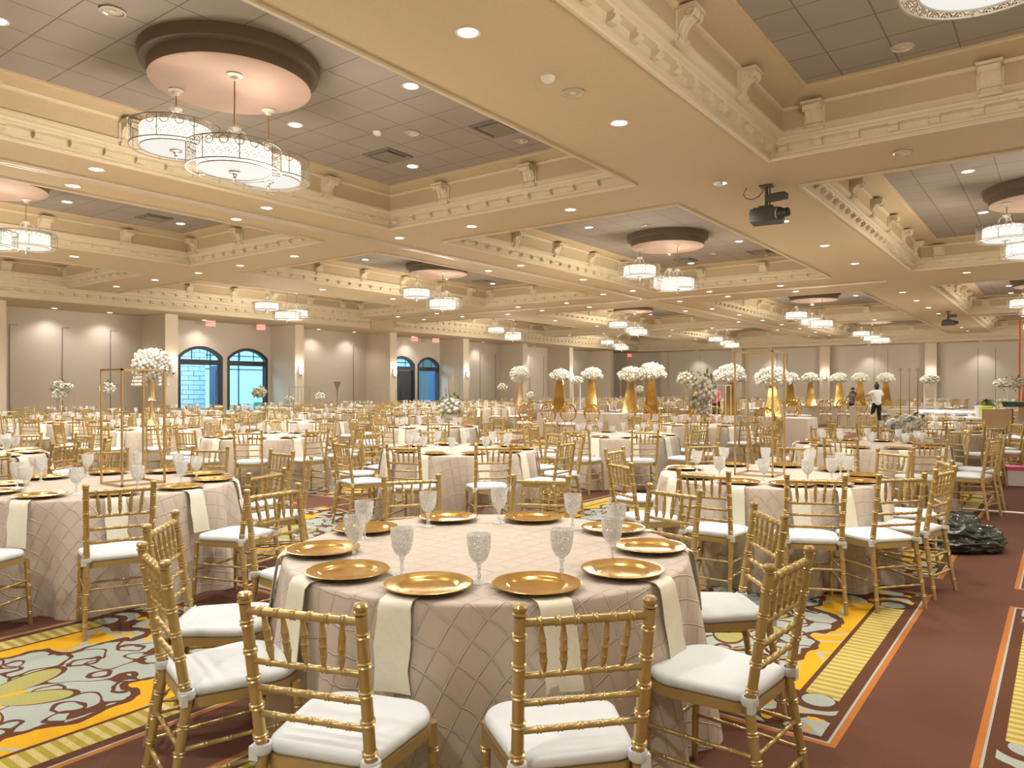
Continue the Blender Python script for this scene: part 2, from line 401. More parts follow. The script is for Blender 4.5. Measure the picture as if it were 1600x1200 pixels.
def modillion(mb, x, y, ux, uy, z=4.835):           # little scroll block; (ux,uy) points out into the opening
    w_, h, d = .12, .10, .10
    px, py = -uy, ux
    prof = [(0, 0), (d*.55, .005), (d*.95, .03), (d, .055), (d*.7, .075), (d*.9, h), (0, h)]
    vs = []
    for s_ in (-1, 1):
        for a_, b_ in prof: vs.append((x+ux*a_+px*s_*w_/2, y+uy*a_+py*s_*w_/2, z+b_))
    n = len(prof); mb.add(vs, [(k, (k+1) % n, n+(k+1) % n, n+k) for k in range(n)]+[tuple(range(n))[::-1], tuple(range(n, 2*n))])
TR = [0]
def trim(mb, m='mould', **k):
    TR[0] += 1; return struct(mb.build(f'trim_{TR[0]}', M[m], **k))
for c, r, x0, x1, y0, y1 in cofs:
    mb = MB().rect(x0, x1, y0, y1, [(-.02, ZS+.002), (-.02, ZS-.03), (.02, ZS-.035), (.035, ZS-.015), (.035, ZS+.015), (.015, ZS+.03), (.02, 4.84), (.05, 4.86), (.06, 4.93), (.14, 4.945), (.15, 4.965), (.18, 4.98), (.19, 5.01), (.24, 5.02), (.29, 5.04), (.29, 5.07), (.25, 5.08)])
    nx, ny = int((x1-x0)/.44), int((y1-y0)/.44)
    for k in range(nx):
        x = x0+(k+.5)*(x1-x0)/nx; modillion(mb, x, y0+.05, 0, 1, 4.845); modillion(mb, x, y1-.05, 0, -1, 4.845)
    for k in range(ny):
        y = y0+(k+.5)*(y1-y0)/ny; modillion(mb, x0+.05, y, 1, 0, 4.845); modillion(mb, x1-.05, y, -1, 0, 4.845)
    trim(mb, smooth=False)
    mb = MB().rect(x0, x1, y0, y1, [(.24, 5.33), (.29, 5.335), (.30, 5.375), (.26, 5.385)])
    trim(mb, smooth=False)
# drop mouldings where the perimeter ceiling steps down, and the notch for the folding wall
mb = MB()
def dropband(p0, p1, n):      # n = inward normal
    d = Vector((p1[0]-p0[0], p1[1]-p0[1])); prof = [(0, 4.79), (.16, 4.79), (.16, 4.76), (.09, 4.73), (.08, 4.66), (.05, 4.65), (.05, 4.56), (.10, 4.54), (.10, 4.50), (.03, 4.46), (.03, 4.40), (.06, 4.37), (.06, 4.34), (0, 4.34)]
    vs = [];
    for p in (p0, p1):
        for a_, z in prof: vs.append((p[0]+n[0]*a_, p[1]+n[1]*a_, z))
    k_ = len(prof); mb.add(vs, [(k, (k+1) % k_, k_+(k+1) % k_, k_+k) for k in range(k_)])
    m_ = int(d.length/.42)
    for k in range(m_):
        t = (k+.5)/m_; modillion(mb, p0[0]+d.x*t+n[0]*.04, p0[1]+d.y*t+n[1]*.04, n[0], n[1], 4.565)
dropband((-26.3, Y0), (-26.3, 24.1), (1, 0)); dropband((-26.3, 25.7), (-26.3, 51.6), (1, 0)); dropband((-26.3, 51.6), (XR, 51.6), (0, -1))
trim(mb, smooth=False)
trim(MB().box((-26.25, 24.9, 4.56), (.12, 1.5, .46)), 'cofwall', smooth=False)
# folding wall tracks
for x in (-12.25,): trim(MB().box((x, 25, ZS-.006), (.10, 53, .02)).box((x-.05, 25, ZS-.02), (.015, 53, .05)).box((x+.05, 25, ZS-.02), (.015, 53, .05)), 'track', smooth=False)
trim(MB().box((-15.3, 24.9, ZS-.006), (22, .10, .02)).box((-15.3, 24.85, ZS-.02), (22, .015, .05)).box((-15.3, 24.95, ZS-.02), (22, .015, .05)), 'track', smooth=False)

# walls: alcoves between columns on the door side
colY = [(9.0, 9.5), (14.78, 15.29), (20.72, 21.2), (26.52, 27.0), (32.24, 32.74), (38.02, 38.51), (43.54, 43.98), (49.3, 49.75)]
DOORS = [(16.28, 18.31), (18.53, 20.57), (28.15, 30.16), (30.37, 32.18)]
def arch_pts(y0, y1, zs, zt, n=12):          # segmental arch from y0 to y1
    w_ = (y1-y0)/2; h = zt-zs; rad = (w_*w_+h*h)/(2*h); cyy = (y0+y1)/2; a0 = math.asin(w_/rad); zc = zt-rad
    return [(cyy+rad*math.sin(-a0+2*a0*k/n), zc+rad*math.cos(-a0+2*a0*k/n)) for k in range(n+1)]
mb = MB(); y = Y0
for d0, d1 in DOORS:
    mb.add([(XL, y, 0), (XL, d0, 0), (XL, d0, ZP), (XL, y, ZP)], [(0, 1, 2, 3)])
    a_ = arch_pts(d0, d1, 2.86, 3.3)
    for k in range(len(a_)-1): mb.add([(XL, a_[k][0], a_[k][1]), (XL, a_[k+1][0], a_[k+1][1]), (XL, a_[k+1][0], ZP), (XL, a_[k][0], ZP)], [(0, 1, 2, 3)])
    for k in range(len(a_)-1): mb.add([(XL, *a_[k]), (XL, *a_[k+1]), (XL-.3, *a_[k+1]), (XL-.3, *a_[k])], [(0, 1, 2, 3)])
    for yy in (d0, d1): mb.add([(XL, yy, 0), (XL-.3, yy, 0), (XL-.3, yy, 2.86), (XL, yy, 2.86)], [(0, 1, 2, 3)])
    y = d1
mb.add([(XL, y, 0), (XL, Y1, 0), (XL, Y1, ZP), (XL, y, ZP)], [(0, 1, 2, 3)])
struct(mb.build('wall_left', M['wall'], smooth=False))
mb = MB()
for a_, b_ in colY: mb.box(((XL-27.4)/2, (a_+b_)/2, ZP/2), (-27.4-XL, b_-a_, ZP))
struct(mb.build('wall_left_columns', M['column'], smooth=False)).name = 'wall_columns'
struct(MB().add([(XL, Y1, 0), (XR, Y1, 0), (XR, Y1, ZP), (XL, Y1, ZP)], [(0, 1, 2, 3)]).build('wall_back', M['wall'], smooth=False))
struct(MB().add([(XR, Y0, 0), (XR, Y1, 0), (XR, Y1, ZS), (XR, Y0, ZS)], [(0, 1, 2, 3)]).build('wall_right', M['wall'], smooth=False))
struct(MB().add([(XL, Y0, 0), (XR, Y0, 0), (XR, Y0, ZS), (XL, Y0, ZS)], [(0, 1, 2, 3)]).build('wall_front', M['wall'], smooth=False))
mb = MB()
backcols = [(-25.0, -24.5), (-19.35, -18.65), (-13.3, -12.65), (-7.0, -6.35), (-.9, -.3)]
for a_, b_ in backcols: mb.box(((a_+b_)/2, Y1-.25, ZP/2), (b_-a_, .5, ZP))
trim(mb, 'column', smooth=False)
mb = MB()                                     # seams between the folding wall panels
for px_y in (10.22, 11.9, 13.6, 25.67, 35.95, 37.51, 41.34, 42.97, 47.0): mb.box((XL+.01, px_y, 1.9), (.02, .03, 3.6)); mb.box((XL+.01, px_y+.12, 3.72), (.02, .26, .02))
for x in (-22, -16.3, -15.6, -10, -9.2, -4.2, -3.3): mb.box((x, Y1-.01, 2.0), (.03, .02, 4.0))
trim(mb, 'seam', smooth=False)
mb = MB()
mb.box((XL+.02, 25, .08), (.04, 57, .16)); mb.box((-12, Y1-.02, .08), (34, .04, .16))
struct(mb.build('baseboard_left', M['seam'], smooth=False))

# lobby outside the doors
struct(MB().add([(-38, 10, -.001), (XL-.3, 10, -.001), (XL-.3, 38, -.001), (-38, 38, -.001)], [(0, 1, 2, 3)]).build('floor_lobby', M['lobbyfloor'], smooth=False)).name = 'floor_of_lobby'
struct(MB().add([(-38, 10, 4.4), (XL-.3, 10, 4.4), (XL-.3, 38, 4.4), (-38, 38, 4.4)], [(0, 1, 2, 3)]).build('ceiling_lobby', M['stone'], smooth=False)).name = 'ceiling_of_lobby'
mb = MB(); random.seed(3)
for i in range(18):
    for j in range(26): mb.box((-36+random.uniform(0, .05), 12.2+j*.62+(i % 2)*.3, .12+i*.24), (.2, .59, .22))
struct(mb.build('wall_lobby', M['stone'], smooth=False)).name = 'wall_of_lobby'
struct(MB().add([(-38, 10, 0), (XL-.3, 10, 0), (XL-.3, 10, 4.4), (-38, 10, 4.4), (-38, 38, 0), (XL-.3, 38, 0), (XL-.3, 38, 4.4), (-38, 38, 4.4), (-38, 10, 0), (-38, 38, 0), (-38, 38, 4.4), (-38, 10, 4.4)], [(0, 1, 2, 3), (4, 5, 6, 7), (8, 9, 10, 11)]).build('wall_lobby_back', M['stone'], smooth=False)).name = 'wall_of_lobby_ends'
mb = MB()
for yy in (21.0, 22.6, 24.2, 25.8, 27.4, 29.0, 30.6, 32.2, 33.8, 35.4): mb.box((-34.6, yy, 2), (.08, .06, 4))
for z in (.05, 2.5, 3.2): mb.box((-34.6, 28, z), (.08, 14.5, .06))
struct(mb.build('window_1', M['darkframe'], smooth=False))
struct(MB().box((-34.62, 28, 1.7), (.02, 14.5, 3.4)).build('window_2', M['sky'], smooth=False))
tag(MB().box((-33.2, 24.2, .40), (1.0, 2.6, .8)).box((-33.2, 27.0, .37), (.9, 1.4, .74)).build('draped_table', M['green'], smooth=False), 'green draped table in the bright lobby beyond the arched doors', 'table')

# arched doors
for i, (d0, d1) in enumerate(DOORS):
    root = bpy.data.objects.new(f'door_{i+1}', None); C.objects.link(root); root['kind'] = 'structure'; root.location = (XL-.1, (d0+d1)/2, 0)
    w_ = (d1-d0)/2
    out = [(-w_, 0)]+[(p[0]-(d0+d1)/2, p[1]) for p in arch_pts(d0, d1, 2.86, 3.3)]+[(w_, 0)]
    inn = [(-w_+.12, 0)]+[(p[0]-(d0+d1)/2, p[1]) for p in arch_pts(d0+.12, d1-.12, 2.80, 3.18)]+[(w_-.12, 0)]
    vs = []; n = len(out)
    for x in (-.1, .12):
        vs += [(x, a_, b_) for a_, b_ in out]+[(x, a_, b_) for a_, b_ in inn]
    fs = []
    for k in range(n-1):
        fs += [(k, k+1, n+k+1, n+k), (2*n+k, 2*n+k+1, 3*n+k+1, 3*n+k), (n+k, n+k+1, 3*n+k+1, 3*n+k), (k, k+1, 2*n+k+1, 2*n+k)]
    mb = MB().add(vs, fs); mb.box((0, 0, 2.62), (.18, 2*w_-.2, .22)).box((0, -.35, 2.95), (.04, .03, .4)).box((0, .35, 2.95), (.04, .03, .4))
    mb.build('door_frame', M['darkframe'], root, smooth=False)
    lw = w_-.14
    def leaf(m_, yy, xx, rz, nm='door_leaf'):
        l_ = MB().box((lw/2, 0, 1.25), (lw, .05, 2.5)).box((lw/2, .03, 1.75), (lw*.7, .02, 1.1)).box((lw/2, .03, .6), (lw*.7, .02, .7)).build(nm, m_, root, smooth=False)
        l_.location = (xx, yy, 0); l_.rotation_euler = (0, 0, rz); return l_
    if i == 2:
        l_ = leaf(M['darkframe'], -lw, 0, PI/2); leaf(M['darkframe'], 0, 0, PI/2)
        MB().box((.06, .05, 1.2), (.03, .03, .4)).build('handle', M['pewter'], root)
    else: leaf(M['blueleaf'] if i != 1 else M['darkframe'], lw, -.05, PI*.93 if i != 1 else PI*.72)

# ------------------------------------------------------------------ ceiling fittings
random.seed(11)
# corbels
def corbel_mesh():
    mb = MB(); pr = [(0, -.30), (.035, -.30), (.055, -.275), (.055, -.235), (.035, -.215), (.04, -.17), (.06, -.12), (.10, -.075), (.15, -.055), (.19, -.07), (.205, -.05), (.215, -.015), (.20, .0), (0, .0)]
    mb.extrude(pr, -.105, .105); mb.box((0, .115, .018), (.27, .23, .035)); mb.box((0, .03, -.305), (.25, .06, .04)); mb.box((0, .012, -.15), (.28, .025, .30))
    for x in (-.105, .105): mb.add(*ring_tube((x, .165, -.045), .034, .016)); mb.add(*ring_tube((x, .04, -.255), .022, .012))
    for x in (-.055, .055): mb.extrude([(0, -.30)]+[(p[0]+.010, p[1]-.004) for p in pr[1:13]]+[(0, -.004)], x-.016, x+.016)
    return mb.mesh('corbel', M['mould'], True, 35)
def ring_tube(c, R_, r, n=10, m=5):
    vs, fs = [], []
    for i in range(n):
        a_ = 2*PI*i/n
        for j in range(m):
            b_ = 2*PI*j/m; q = R_+r*math.cos(b_); vs.append((c[0]+r*math.sin(b_), c[1]+q*math.cos(a_), c[2]+q*math.sin(a_)))
    for i in range(n):
        for j in range(m): fs.append((i*m+j, ((i+1) % n)*m+j, ((i+1) % n)*m+(j+1) % m, i*m+(j+1) % m))
    return vs, fs
cme = corbel_mesh()
ORD = ['first', 'second', 'third', 'fourth', 'fifth', 'sixth', 'seventh', 'eighth', 'ninth', 'tenth', 'eleventh', 'twelfth', 'thirteenth', 'fourteenth']
CN = {'R': 'column by the right edge', 'L': 'second column', 'K': 'third column', 'J': 'column by the doors'}
CN = {'R': 'coffer over the carpet aisle', 'L': 'coffer left of projector beam', 'K': 'coffer past the wall track', 'J': 'coffer beside the door wall'}
for c, r, x0, x1, y0, y1 in cofs:
    for k in range(6):
        y = (8.9-1.8*k) if r == 0 else y0+.6+1.8*k
        if r == 0 and y < 1: continue
        o = put(cme, 'corbel', None, (x0+.252, y, 5.31), -PI/2); tag(o, f'cream scroll corbel {k+1} on long side, {ORD[r]} {CN[c]}', 'corbel', 'scroll corbels under the coffer rims')
    for k in range(3):
        x = (x0+x1)/2-.1+(k-1)*2.0-(1.0 if c in 'LR' else 0)+(1.0 if c == 'R' else 0)
        if c == 'L' and k == 0: x += .2
        if x > x1-.3: continue
        o = put(cme, 'corbel', None, (x, y1-.252, 5.31), PI); tag(o, f'cream scroll corbel {k+1} on end wall, {ORD[r]} {CN[c]}', 'corbel', 'scroll corbels under the coffer rims')

# medallions
DISC = {}
MED = {'L': [(-8.1, 5.2), (-8.25, 17.85), (-8.35, 32.3), (-8.45, 45.2)], 'R': [(-.77, 6.0), (-.3, 17.9), (-.55, 32.6), (-.6, 45.1)],
       'K': [(-15.8, 5.2), (-16.1, 17.7), (-16.5, 31.9), (-16.7, 44.8)], 'J': [(-23.2, 5.2), (-23.2, 17.1), (-23.2, 31.0), (-23.6, 43.5)]}
def med_off(c, r): return MED[c][r]
for c, r, x0, x1, y0, y1 in cofs:
    mx, my = med_off(c, r); DISC[c, r] = (mx, my)
    t = thing('ceiling_medallion', f'round pink plaster medallion with dark rim in the {ORD[r]} {CN[c]}', 'ceiling medallion', (mx, my, 5.16), 0, 'medallions above the pendants')
    MB().lathe([(0, 0), (.90, 0), (.93, .015)], 48).build('face', M['pink'], t)
    MB().lathe([(.93, .015), (.94, .16), (1.02, .18), (1.04, .309)], 48).build('rim', M['discside'], t)

# downlights
dl_on = thing('downlight', 'x', 'ceiling light', (0, 0, 0)); MB().lathe([(.115, 0), (.118, -.006), (.105, -.012), (.09, -.004)], 24).build('trim_ring', M['whitemetal'], dl_on); MB().lathe([(0, -.005), (.09, -.005)], 24).build('lens', M['led'], dl_on)
dl_off = thing('downlight', 'x', 'ceiling light', (0, 0, 0)); MB().lathe([(.13, 0), (.13, -.014), (.11, -.016), (.095, -.002), (.05, -.001), (0, -.0005)], 24).build('reflector', M['can'], dl_off); MB().lathe([(0, -.004), (.035, -.006), (.035, -.001)], 12).build('bulb', M['whitemetal'], dl_off)
cnt = 0
def spot(x, y, z, where, on=True, power=None, ang=115):
    dup(dl_on if on else dl_off, (x, y, z-.002), 0, ('glowing round downlight ' if on else 'unlit downlight with reflector ')+where, 'recessed downlights')
    if on: lamp('SPOT', (x, y, z-.03), power or SPOT_W, (1, .955, .90), .09, ang, .7, name='downlight_beam')
for k, y in enumerate([2.0, 5.24, 8.14, 11.5, 14.85, 17.95, 21, 25, 28.2, 31.2, 34.2, 37.2, 40.4, 43.4, 46.4, 49.4]):
    spot(-4.4, y, ZS, f'on the projector beam, {k+1} along from the camera end')
for k, y in enumerate([1.9, 5.2, 8.15, 11.5, 16, 19.2, 22.4, 26.2, 29.4, 32.6, 35.8, 38.8, 42, 45.2, 48.4]):
    spot(-11.6, y, ZS, f'aisle side of the folding wall track, {k+1} along')
    if k % 2 == 0 or k == 1: spot(-12.85, y+.2, ZS, f'on the door side of the folding wall track, {k+1} along')
for k, y in enumerate([5.2, 8.3, 11.6, 16, 19.2, 22.4, 26.2, 30, 34, 38.8, 43, 47]): spot(-19.7, y, ZS, f'on the beam before the door wall coffers, {k+1} along')
for k, x in enumerate([-7.25, -9.6, -15.3, -17.6, -22, -24.4]):
    for j, y in enumerate((11.55, 24.1, 25.8, 38.75)):
        spot(x, y, ZS, f'on cross beam number {j+1} from the camera, {k+1} in from the aisle')
for k, x in enumerate([-.5, 1.5]): spot(x-1.3 if k == 0 else x, 11.5, ZS, f'on the first cross beam above the carpet aisle, {k+1}', on=False)
for k, x in enumerate([-2.2, .2]): spot(x, 24.5, ZS, f'on the second cross beam above the carpet aisle, {k+1}')
for c in COLX:
    for r in range(4):
        mx, my = DISC[c, r]; nm = f'in dark tiles, {ORD[r]} {CN[c]}'
        for k, (dx, dy, on) in enumerate([(-1.1, -2.1, 1), (.1, -1.45, 0), (1.25, 1.8, 1), (-1.15, 1.8, 1), (0, 3.1, 0), (-1.2, 4.35, 1), (1.15, 4.4, 0)]):
            x, y = mx+dx, my+dy
            if r >= 2 and k in (1, 4, 6): continue
            x0, x1, y0, y1 = TILES[c, r]
            if x0+.2 < x < x1-.2 and y0+.2 < y < y1-.2:
                dup(dl_on if on else dl_off, (x, y, ZT-.003), 0, ('glowing ' if on else 'unlit ')+'downlight, '+ORD[k]+' '+nm, 'recessed downlights')
                if on and r < 2: lamp('SPOT', (x, y, ZT-.04), SPOT_W*.8, (1, .955, .90), .09, 110, .7, name='downlight_beam')
        vt = 0
        if (c, r) == ('R', 0): dup(dl_off, (-1.5, 9.6, ZT-.003), 0, 'unlit downlight with reflector in the dark tiles over the carpet aisle', 'recessed downlights')
        for dx, dy in ((1.2, 3.7), (-1.1, 3.65)) if r < 2 and (c, r) != ('R', 0) else ():
            vt += 1; x, y = mx+dx, my+dy
            t = thing('ceiling_vent', f'dark square air vent {vt} {nm}', 'vent', (x, y, ZT), 0, 'square air vents')
            MB().rect(-.3, .3, -.3, .3, [(0, 0), (0, -.03), (.03, -.03), (.05, 0)]).build('frame', M['vent'], t, smooth=False)
            MB().rect(-.24, .24, -.24, .24, [(0, -.004), (.02, -.004)]).build('shadow_gap', M['ventdk'], t, smooth=False); MB().box((0, 0, -.025), (.40, .40, .02)).build('panel', M['vent'], t, smooth=False)
for k, (x, y, z) in enumerate([(-8.5, 7.96, ZT), (-4.36, 6.5, ZS), (-4.41, 11.45, ZS)]):
    t = MB().lathe([(0, -.05), (.05, -.05), (.07, -.03), (.075, 0)], 20).build('smoke_detector', M['whiteplastic'], loc=(x, y, z)); tag(t, ['small white detector dot on the dark tiles near the pendants', 'small white sprinkler cap on the projector beam by unlit downlight', 'white dome detector on the beam beside the projector'][k], 'detector')
spot(-4.36, 7.0, ZS, 'beside the sprinkler caps on the projector beam', on=False)
for k in range(8):
    y = 8.2+k*3.1 if k else 9.9
lx = [8.0, 11.4, 13.3, 17.1, 23.0, 25.2, 29.4, 35.5, 41.0, 46.5]
for k, y in enumerate(lx): spot(XL+.6, y, ZP, f'washing the door wall, {k+1} along from the camera', True, WASH_W, 125)
for k, x in enumerate([-22.0, -16.5, -10.2, -4.0, 1]): spot(x, Y1-.75, ZP, f'washing the far wall behind the flower stands, {k+1} from the corner', True, WASH_W*1.6, 100)
for k, (x, y) in enumerate([(-4.4, -1.3), (-7.4, -1.5), (-1.2, -1.5), (2.0, -1.5), (3.6, 4), (3.6, 10)]): spot(x, y, ZS, f'added out of view to brighten the near tables, {k+1}')  # extra unseen downlights, put in to light the near table fronts
# pendants
def make_pendant(ZD):
    t = thing('drum_pendant', 'x', 'pendant lamp', (0, 0, 0))          # origin at drum centre
    MB().lathe([(.52, -.13), (.52, .13)], 64).build('outer_shade', M['lace'], t)
    in_ = MB().lathe([(.40, -.125), (.41, -.12), (.41, .11), (.40, .115)], 48).build('inner_shade', M['shade'], t)
    di_ = MB().lathe([(0, -.135), (.30, -.135), (.405, -.125)], 48).build('diffuser', M['diffuser'], t)
    mb = MB()
    for z in (-.13, .13): mb.lathe([(.515, z-.006), (.527, z-.006), (.527, z+.006), (.515, z+.006), (.515, z-.006)], 64)
    mb.lathe([(.40, -.14), (.41, -.14), (.41, -.128), (.40, -.128), (.40, -.14)], 48)
    for k in range(8):
        q = 2*PI*k/8; mb.rod((.521*math.cos(q), .521*math.sin(q), -.13), (.521*math.cos(q), .521*math.sin(q), .13), .005, n=6); mb.rod((.405*math.cos(q), .405*math.sin(q), -.132), (.52*math.cos(q), .52*math.sin(q), -.132), .004, n=5)
    mb.build('ring_frame', M['pewter'], t)
    MB().lathe([(0, -.27), (.008, -.26), (.012, -.235), (.022, -.225), (.014, -.20), (.03, -.185), (.035, -.17), (.07, -.16), (.075, -.145), (0, -.137)], 20).build('finial', M['pewter'], di_)
    mb = MB().lathe([(0, .40), (.02, .40), (.05, .37), (.075, .36), (.06, .335), (.025, .31), (.02, .25), (.04, .2), (.03, .13), (0, .12)], 16)
    for k in range(3):
        q = 2*PI*k/3+.4; c_, s_ = math.cos(q), math.sin(q)
        mb.sweep([(a_*c_, a_*s_, z) for a_, z in ((.02, .30), (.07, .33), (.12, .30), (.14, .22), (.22, .17), (.40, .12))], [.010]*6, 6)
    mb.build('arm_hub', M['whitemetal'], t)
    RL = 5.16-ZD; MB().rod((0, 0, .39), (0, 0, max(.42, RL-.02)), .009, n=8).build('rod', M['golddk'], t)
    MB().lathe([(0, 0), (.085, 0), (.09, -.015), (.05, -.035), (.04, -.06), (.02, -.075), (0, -.08)], 20, c=(0, 0, RL-.001)).build('canopy', M['whitemetal'], t)
    for k in range(4):
        q = 2*PI*k/4+.5; MB().ball((.2*math.cos(q), .2*math.sin(q), -.02), .045, 10, 7, sq=(1, 1, 1.3)).build('light_bulb', M['bulb'], in_)
    return t
ZDS = (4.56, 4.17, 4.36); pends = [make_pendant(z) for z in ZDS]
for c in COLX:
    for r in range(4):
        mx, my = DISC[c, r]
        for k, (dx, dy) in enumerate([(-.60, -.37), (.37, -.20), (-.26, .70)] if (c, r) != ('R', 0) else [(1.35, -.5), (.7, -1.6), (.36, -.14)]):
            x, y = mx+dx, my+dy; ZD = ZDS[k]
            dup(pends[k], (x, y, ZD), random.uniform(0, 1), f"lit filigree drum pendant, {['highest', 'lowest', 'middle'][k]} of three, {ORD[r]} {CN[c]}", 'drum pendants hanging in threes')
            lamp('POINT', (x, y, ZD-.85), PEND_W, WARM, .2, name='pendant_glow')
        lamp('POINT', (mx+.25, my+.2, 4.78), UP_W, WARM, .2, name='pendant_uplight')
for p_ in pends: proto_hide(p_)

proto_hide(dl_on); proto_hide(dl_off)
# projectors
def projector(x, y, lab):
    t = thing('ceiling_projector', lab, 'projector', (x, y, ZS), R(8))
    MB().box((0, 0, -.01), (.2, .2, .02)).rod((0, 0, 0), (0, 0, -.36), .028, n=10).rod((.05, .02, 0), (.05, .02, -.36), .012, n=8).box((0, 0, -.36), (.22, .18, .05)).build('ceiling_mount', M['dkgrey'], t)
    mb = MB(); o_ = [(-.24, -.18), (.2, -.18), (.26, -.12), (.26, .14), (.2, .2), (-.24, .2)]
    mb.plate([(p[0], p[1]) for p in o_], -.60, -.39, .04); mb.box((-.13, 0, -.375), (.12, .2, .03)).build('body', M['dkgrey'], t)
    MB().sweep([(.22, -.13, -.50), (.27, -.15, -.50), (.30, -.165, -.50), (.36, -.19, -.50), (.365, -.192, -.50)], [.085, .085, .07, .07, .055], 20).build('lens', M['black'], t)
    MB().sweep([(.20, -.12, -.50), (.215, -.127, -.50)], [.1, .1], 20).build('lens_ring', M['can'], t)
    MB().plate([(0, -.02), (.10, -.06), (.31, -.12), (.34, -.02), (.12, .06), (0, .05)], -.26, -.15, .06).build('camera_arm', M['dkgrey'], t)
    MB().sweep([(-.03, 0, -.05), (-.12, .0, -.16), (-.22, -.01, -.2), (-.32, -.02, -.17), (-.36, -.02, -.1), (-.33, -.02, -.04), (-.3, -.02, 0)], [.008]*7, 6).build('cable', M['black'], t)
projector(-3.86, 12.1, 'dark grey projector hanging from the beam by its cable loop')
projector(-3.95, 36.4, 'small distant dark projector hanging further along the same beam')

# exit signs
for k, (px_, y, z, d_) in enumerate([(320, 17.2, 4.2, 0), (400, 19.6, 4.2, 0), (637, 29.2, 4.2, 0), (671, 30.9, 4.2, 0), (969, 0, 4.15, 1)]):
    loc = (XL+.9, y, z) if not d_ else (-27.8, Y1-.3, z)
    lab = ['lit red exit sign above the arched door nearer the corner of roses', 'lit red exit sign above the arched door with the dark leaf', 'lit red exit sign above the closed arched door', 'lit red exit sign above the pale blue open doorway', 'tiny lit red exit sign high in the far corner'][k]
    t = thing('exit_sign', lab, 'sign', loc, R(62), 'exit signs')
    MB().box((0, 0, 0), (.36, .05, .22)).build('housing', M['exitbody'], t, smooth=False)
    cu = bpy.data.curves.new('lettering', 'FONT'); cu.body = 'EXIT'; cu.size = .16; cu.align_x = 'CENTER'; cu.align_y = 'CENTER'; cu.extrude = .003; cu.materials.append(M['exitred'])
    l_ = bpy.data.objects.new('tmp', cu); C.objects.link(l_); me_ = bpy.data.meshes.new_from_object(l_.evaluated_get(bpy.context.evaluated_depsgraph_get())); bpy.data.objects.remove(l_); l_ = put(me_, 'lettering', t); l_.location = (0, -.03, 0); l_.rotation_euler = (PI/2, 0, 0)

# sconces
def sconce(x, y, rz, lab):
    t = thing('wall_sconce', lab, 'wall lamp', (x, y, 2.3), rz, 'wall sconces on the columns')
    MB().lathe([(.05, -.17), (.08, -.1), (.10, .0), (.085, .12), (.07, .2)], 16).build('shade', M['shade'], t)
    MB().box((0, .08, 0), (.08, .05, .3)).lathe([(0, -.26), (.02, -.24), (.05, -.17)], 12).build('bracket', M['pewter'], t)
    MB().ball((0, 0, .02), .04, 8, 6, sq=(1, 1, 1.6)).build('light_bulb', M['bulb'], t)
    lamp('POINT', (x-.0+math.sin(rz)*.2, y-math.cos(rz)*.2, 2.5), 16, WARM, .05, name='sconce_glow')
for k, y in enumerate([15.05, 20.95, 26.75, 32.5, 38.26, 43.76]): sconce(-27.28, y, PI/2, f'glowing wall sconce on door wall column number {k+1} from the camera')
for k, x in enumerate([-18.95, -12.95, -6.65, -.6]): sconce(x, Y1-.64, 0, f'glowing wall sconce on far wall column number {k+1} from the corner')

# ------------------------------------------------------------------ tables and chairs
def chair_rods():
    """every wooden member of a chiavari chair as (part name, args)"""
    L = []
    for s in (-1, 1):
        b0, b1, b2 = Vector((s*.192, -.262, 0)), Vector((s*.176, -.19, .44)), Vector((s*.184, -.262, .905))
        L.append(('leg', [('r', b0, b1, .0135, .018, [.2, .42, .62, .82]), ('r', b1, b2, .018, .0165, [.14, .34, .52, .70, .88]), ('k', b2)]))
        L.append(('leg', [('r', Vector((s*.205, .205, 0)), Vector((s*.193, .185, .43)), .0125, .0175, [.18, .4, .6, .8])]))
    def bp(s, z):
        t = (z-.44)/(.905-.44); return Vector((s*(.176+.008*t), -.19-.072*t, z))
    def bar(z, r, rg, sag=0): return ('r', bp(-1, z), bp(1, z), r, r, rg)
    L.append(('top_rail', [bar(.885, .0125, 6)]))
    for z in (.735, .655, .575): L.append(('back_rail', [bar(z, .0095, 5)]))
    for k in range(5):
        x = (-2+k)*.056; a_ = bp(1, .88); b_ = bp(1, .738)
        L.append(('spindle', [('sp', Vector((x*1.12, a_.y, .88)), Vector((x*.98, b_.y, .738)))]))
    def lg(s, fb, z):
        if fb > 0: t = z/.43; return Vector((s*(.205-.012*t), .205-.02*t, z))
        t = z/.44; return Vector((s*(.192-.016*t), -.262+.072*t, z))
    for s in (-1, 1):
        L.append(('stretcher', [('r', lg(s, 1, .19), lg(s, -1, .19), .008, .008, 4)])); L.append(('stretcher', [('r', lg(s, 1, .285), lg(s, -1, .285), .008, .008, 4)]))
    L.append(('stretcher', [('r', lg(-1, 1, .24), lg(1, 1, .24), .008, .008, 4)])); L.append(('stretcher', [('r', lg(-1, -1, .29), lg(1, -1, .29), .008, .008, 4)]))
    L.append(('stretcher', [('r', lg(-1, -1, .16), lg(1, -1, .16), .008, .008, 4)]))
    return L
def seat_outline(k=1.0, n=7):
    pts = []; w0, w1, y0_, y1_ = .188*k, .218*k, -.195*k, .215*k; r = .115*k
    for cx_, cy_, a0 in ((w1-r, y1_-r, 0), (-w1+r, y1_-r, 90), (-w0+r*.6, y0_+r*.6, 180), (w0-r*.6, y0_+r*.6, 270)):
        rr = r if cy_ > 0 else r*.6
        for j in range(n):
            q = R(a0+90*j/(n-1)); pts.append((cx_+rr*math.cos(q), cy_+rr*math.sin(q)))
    return pts
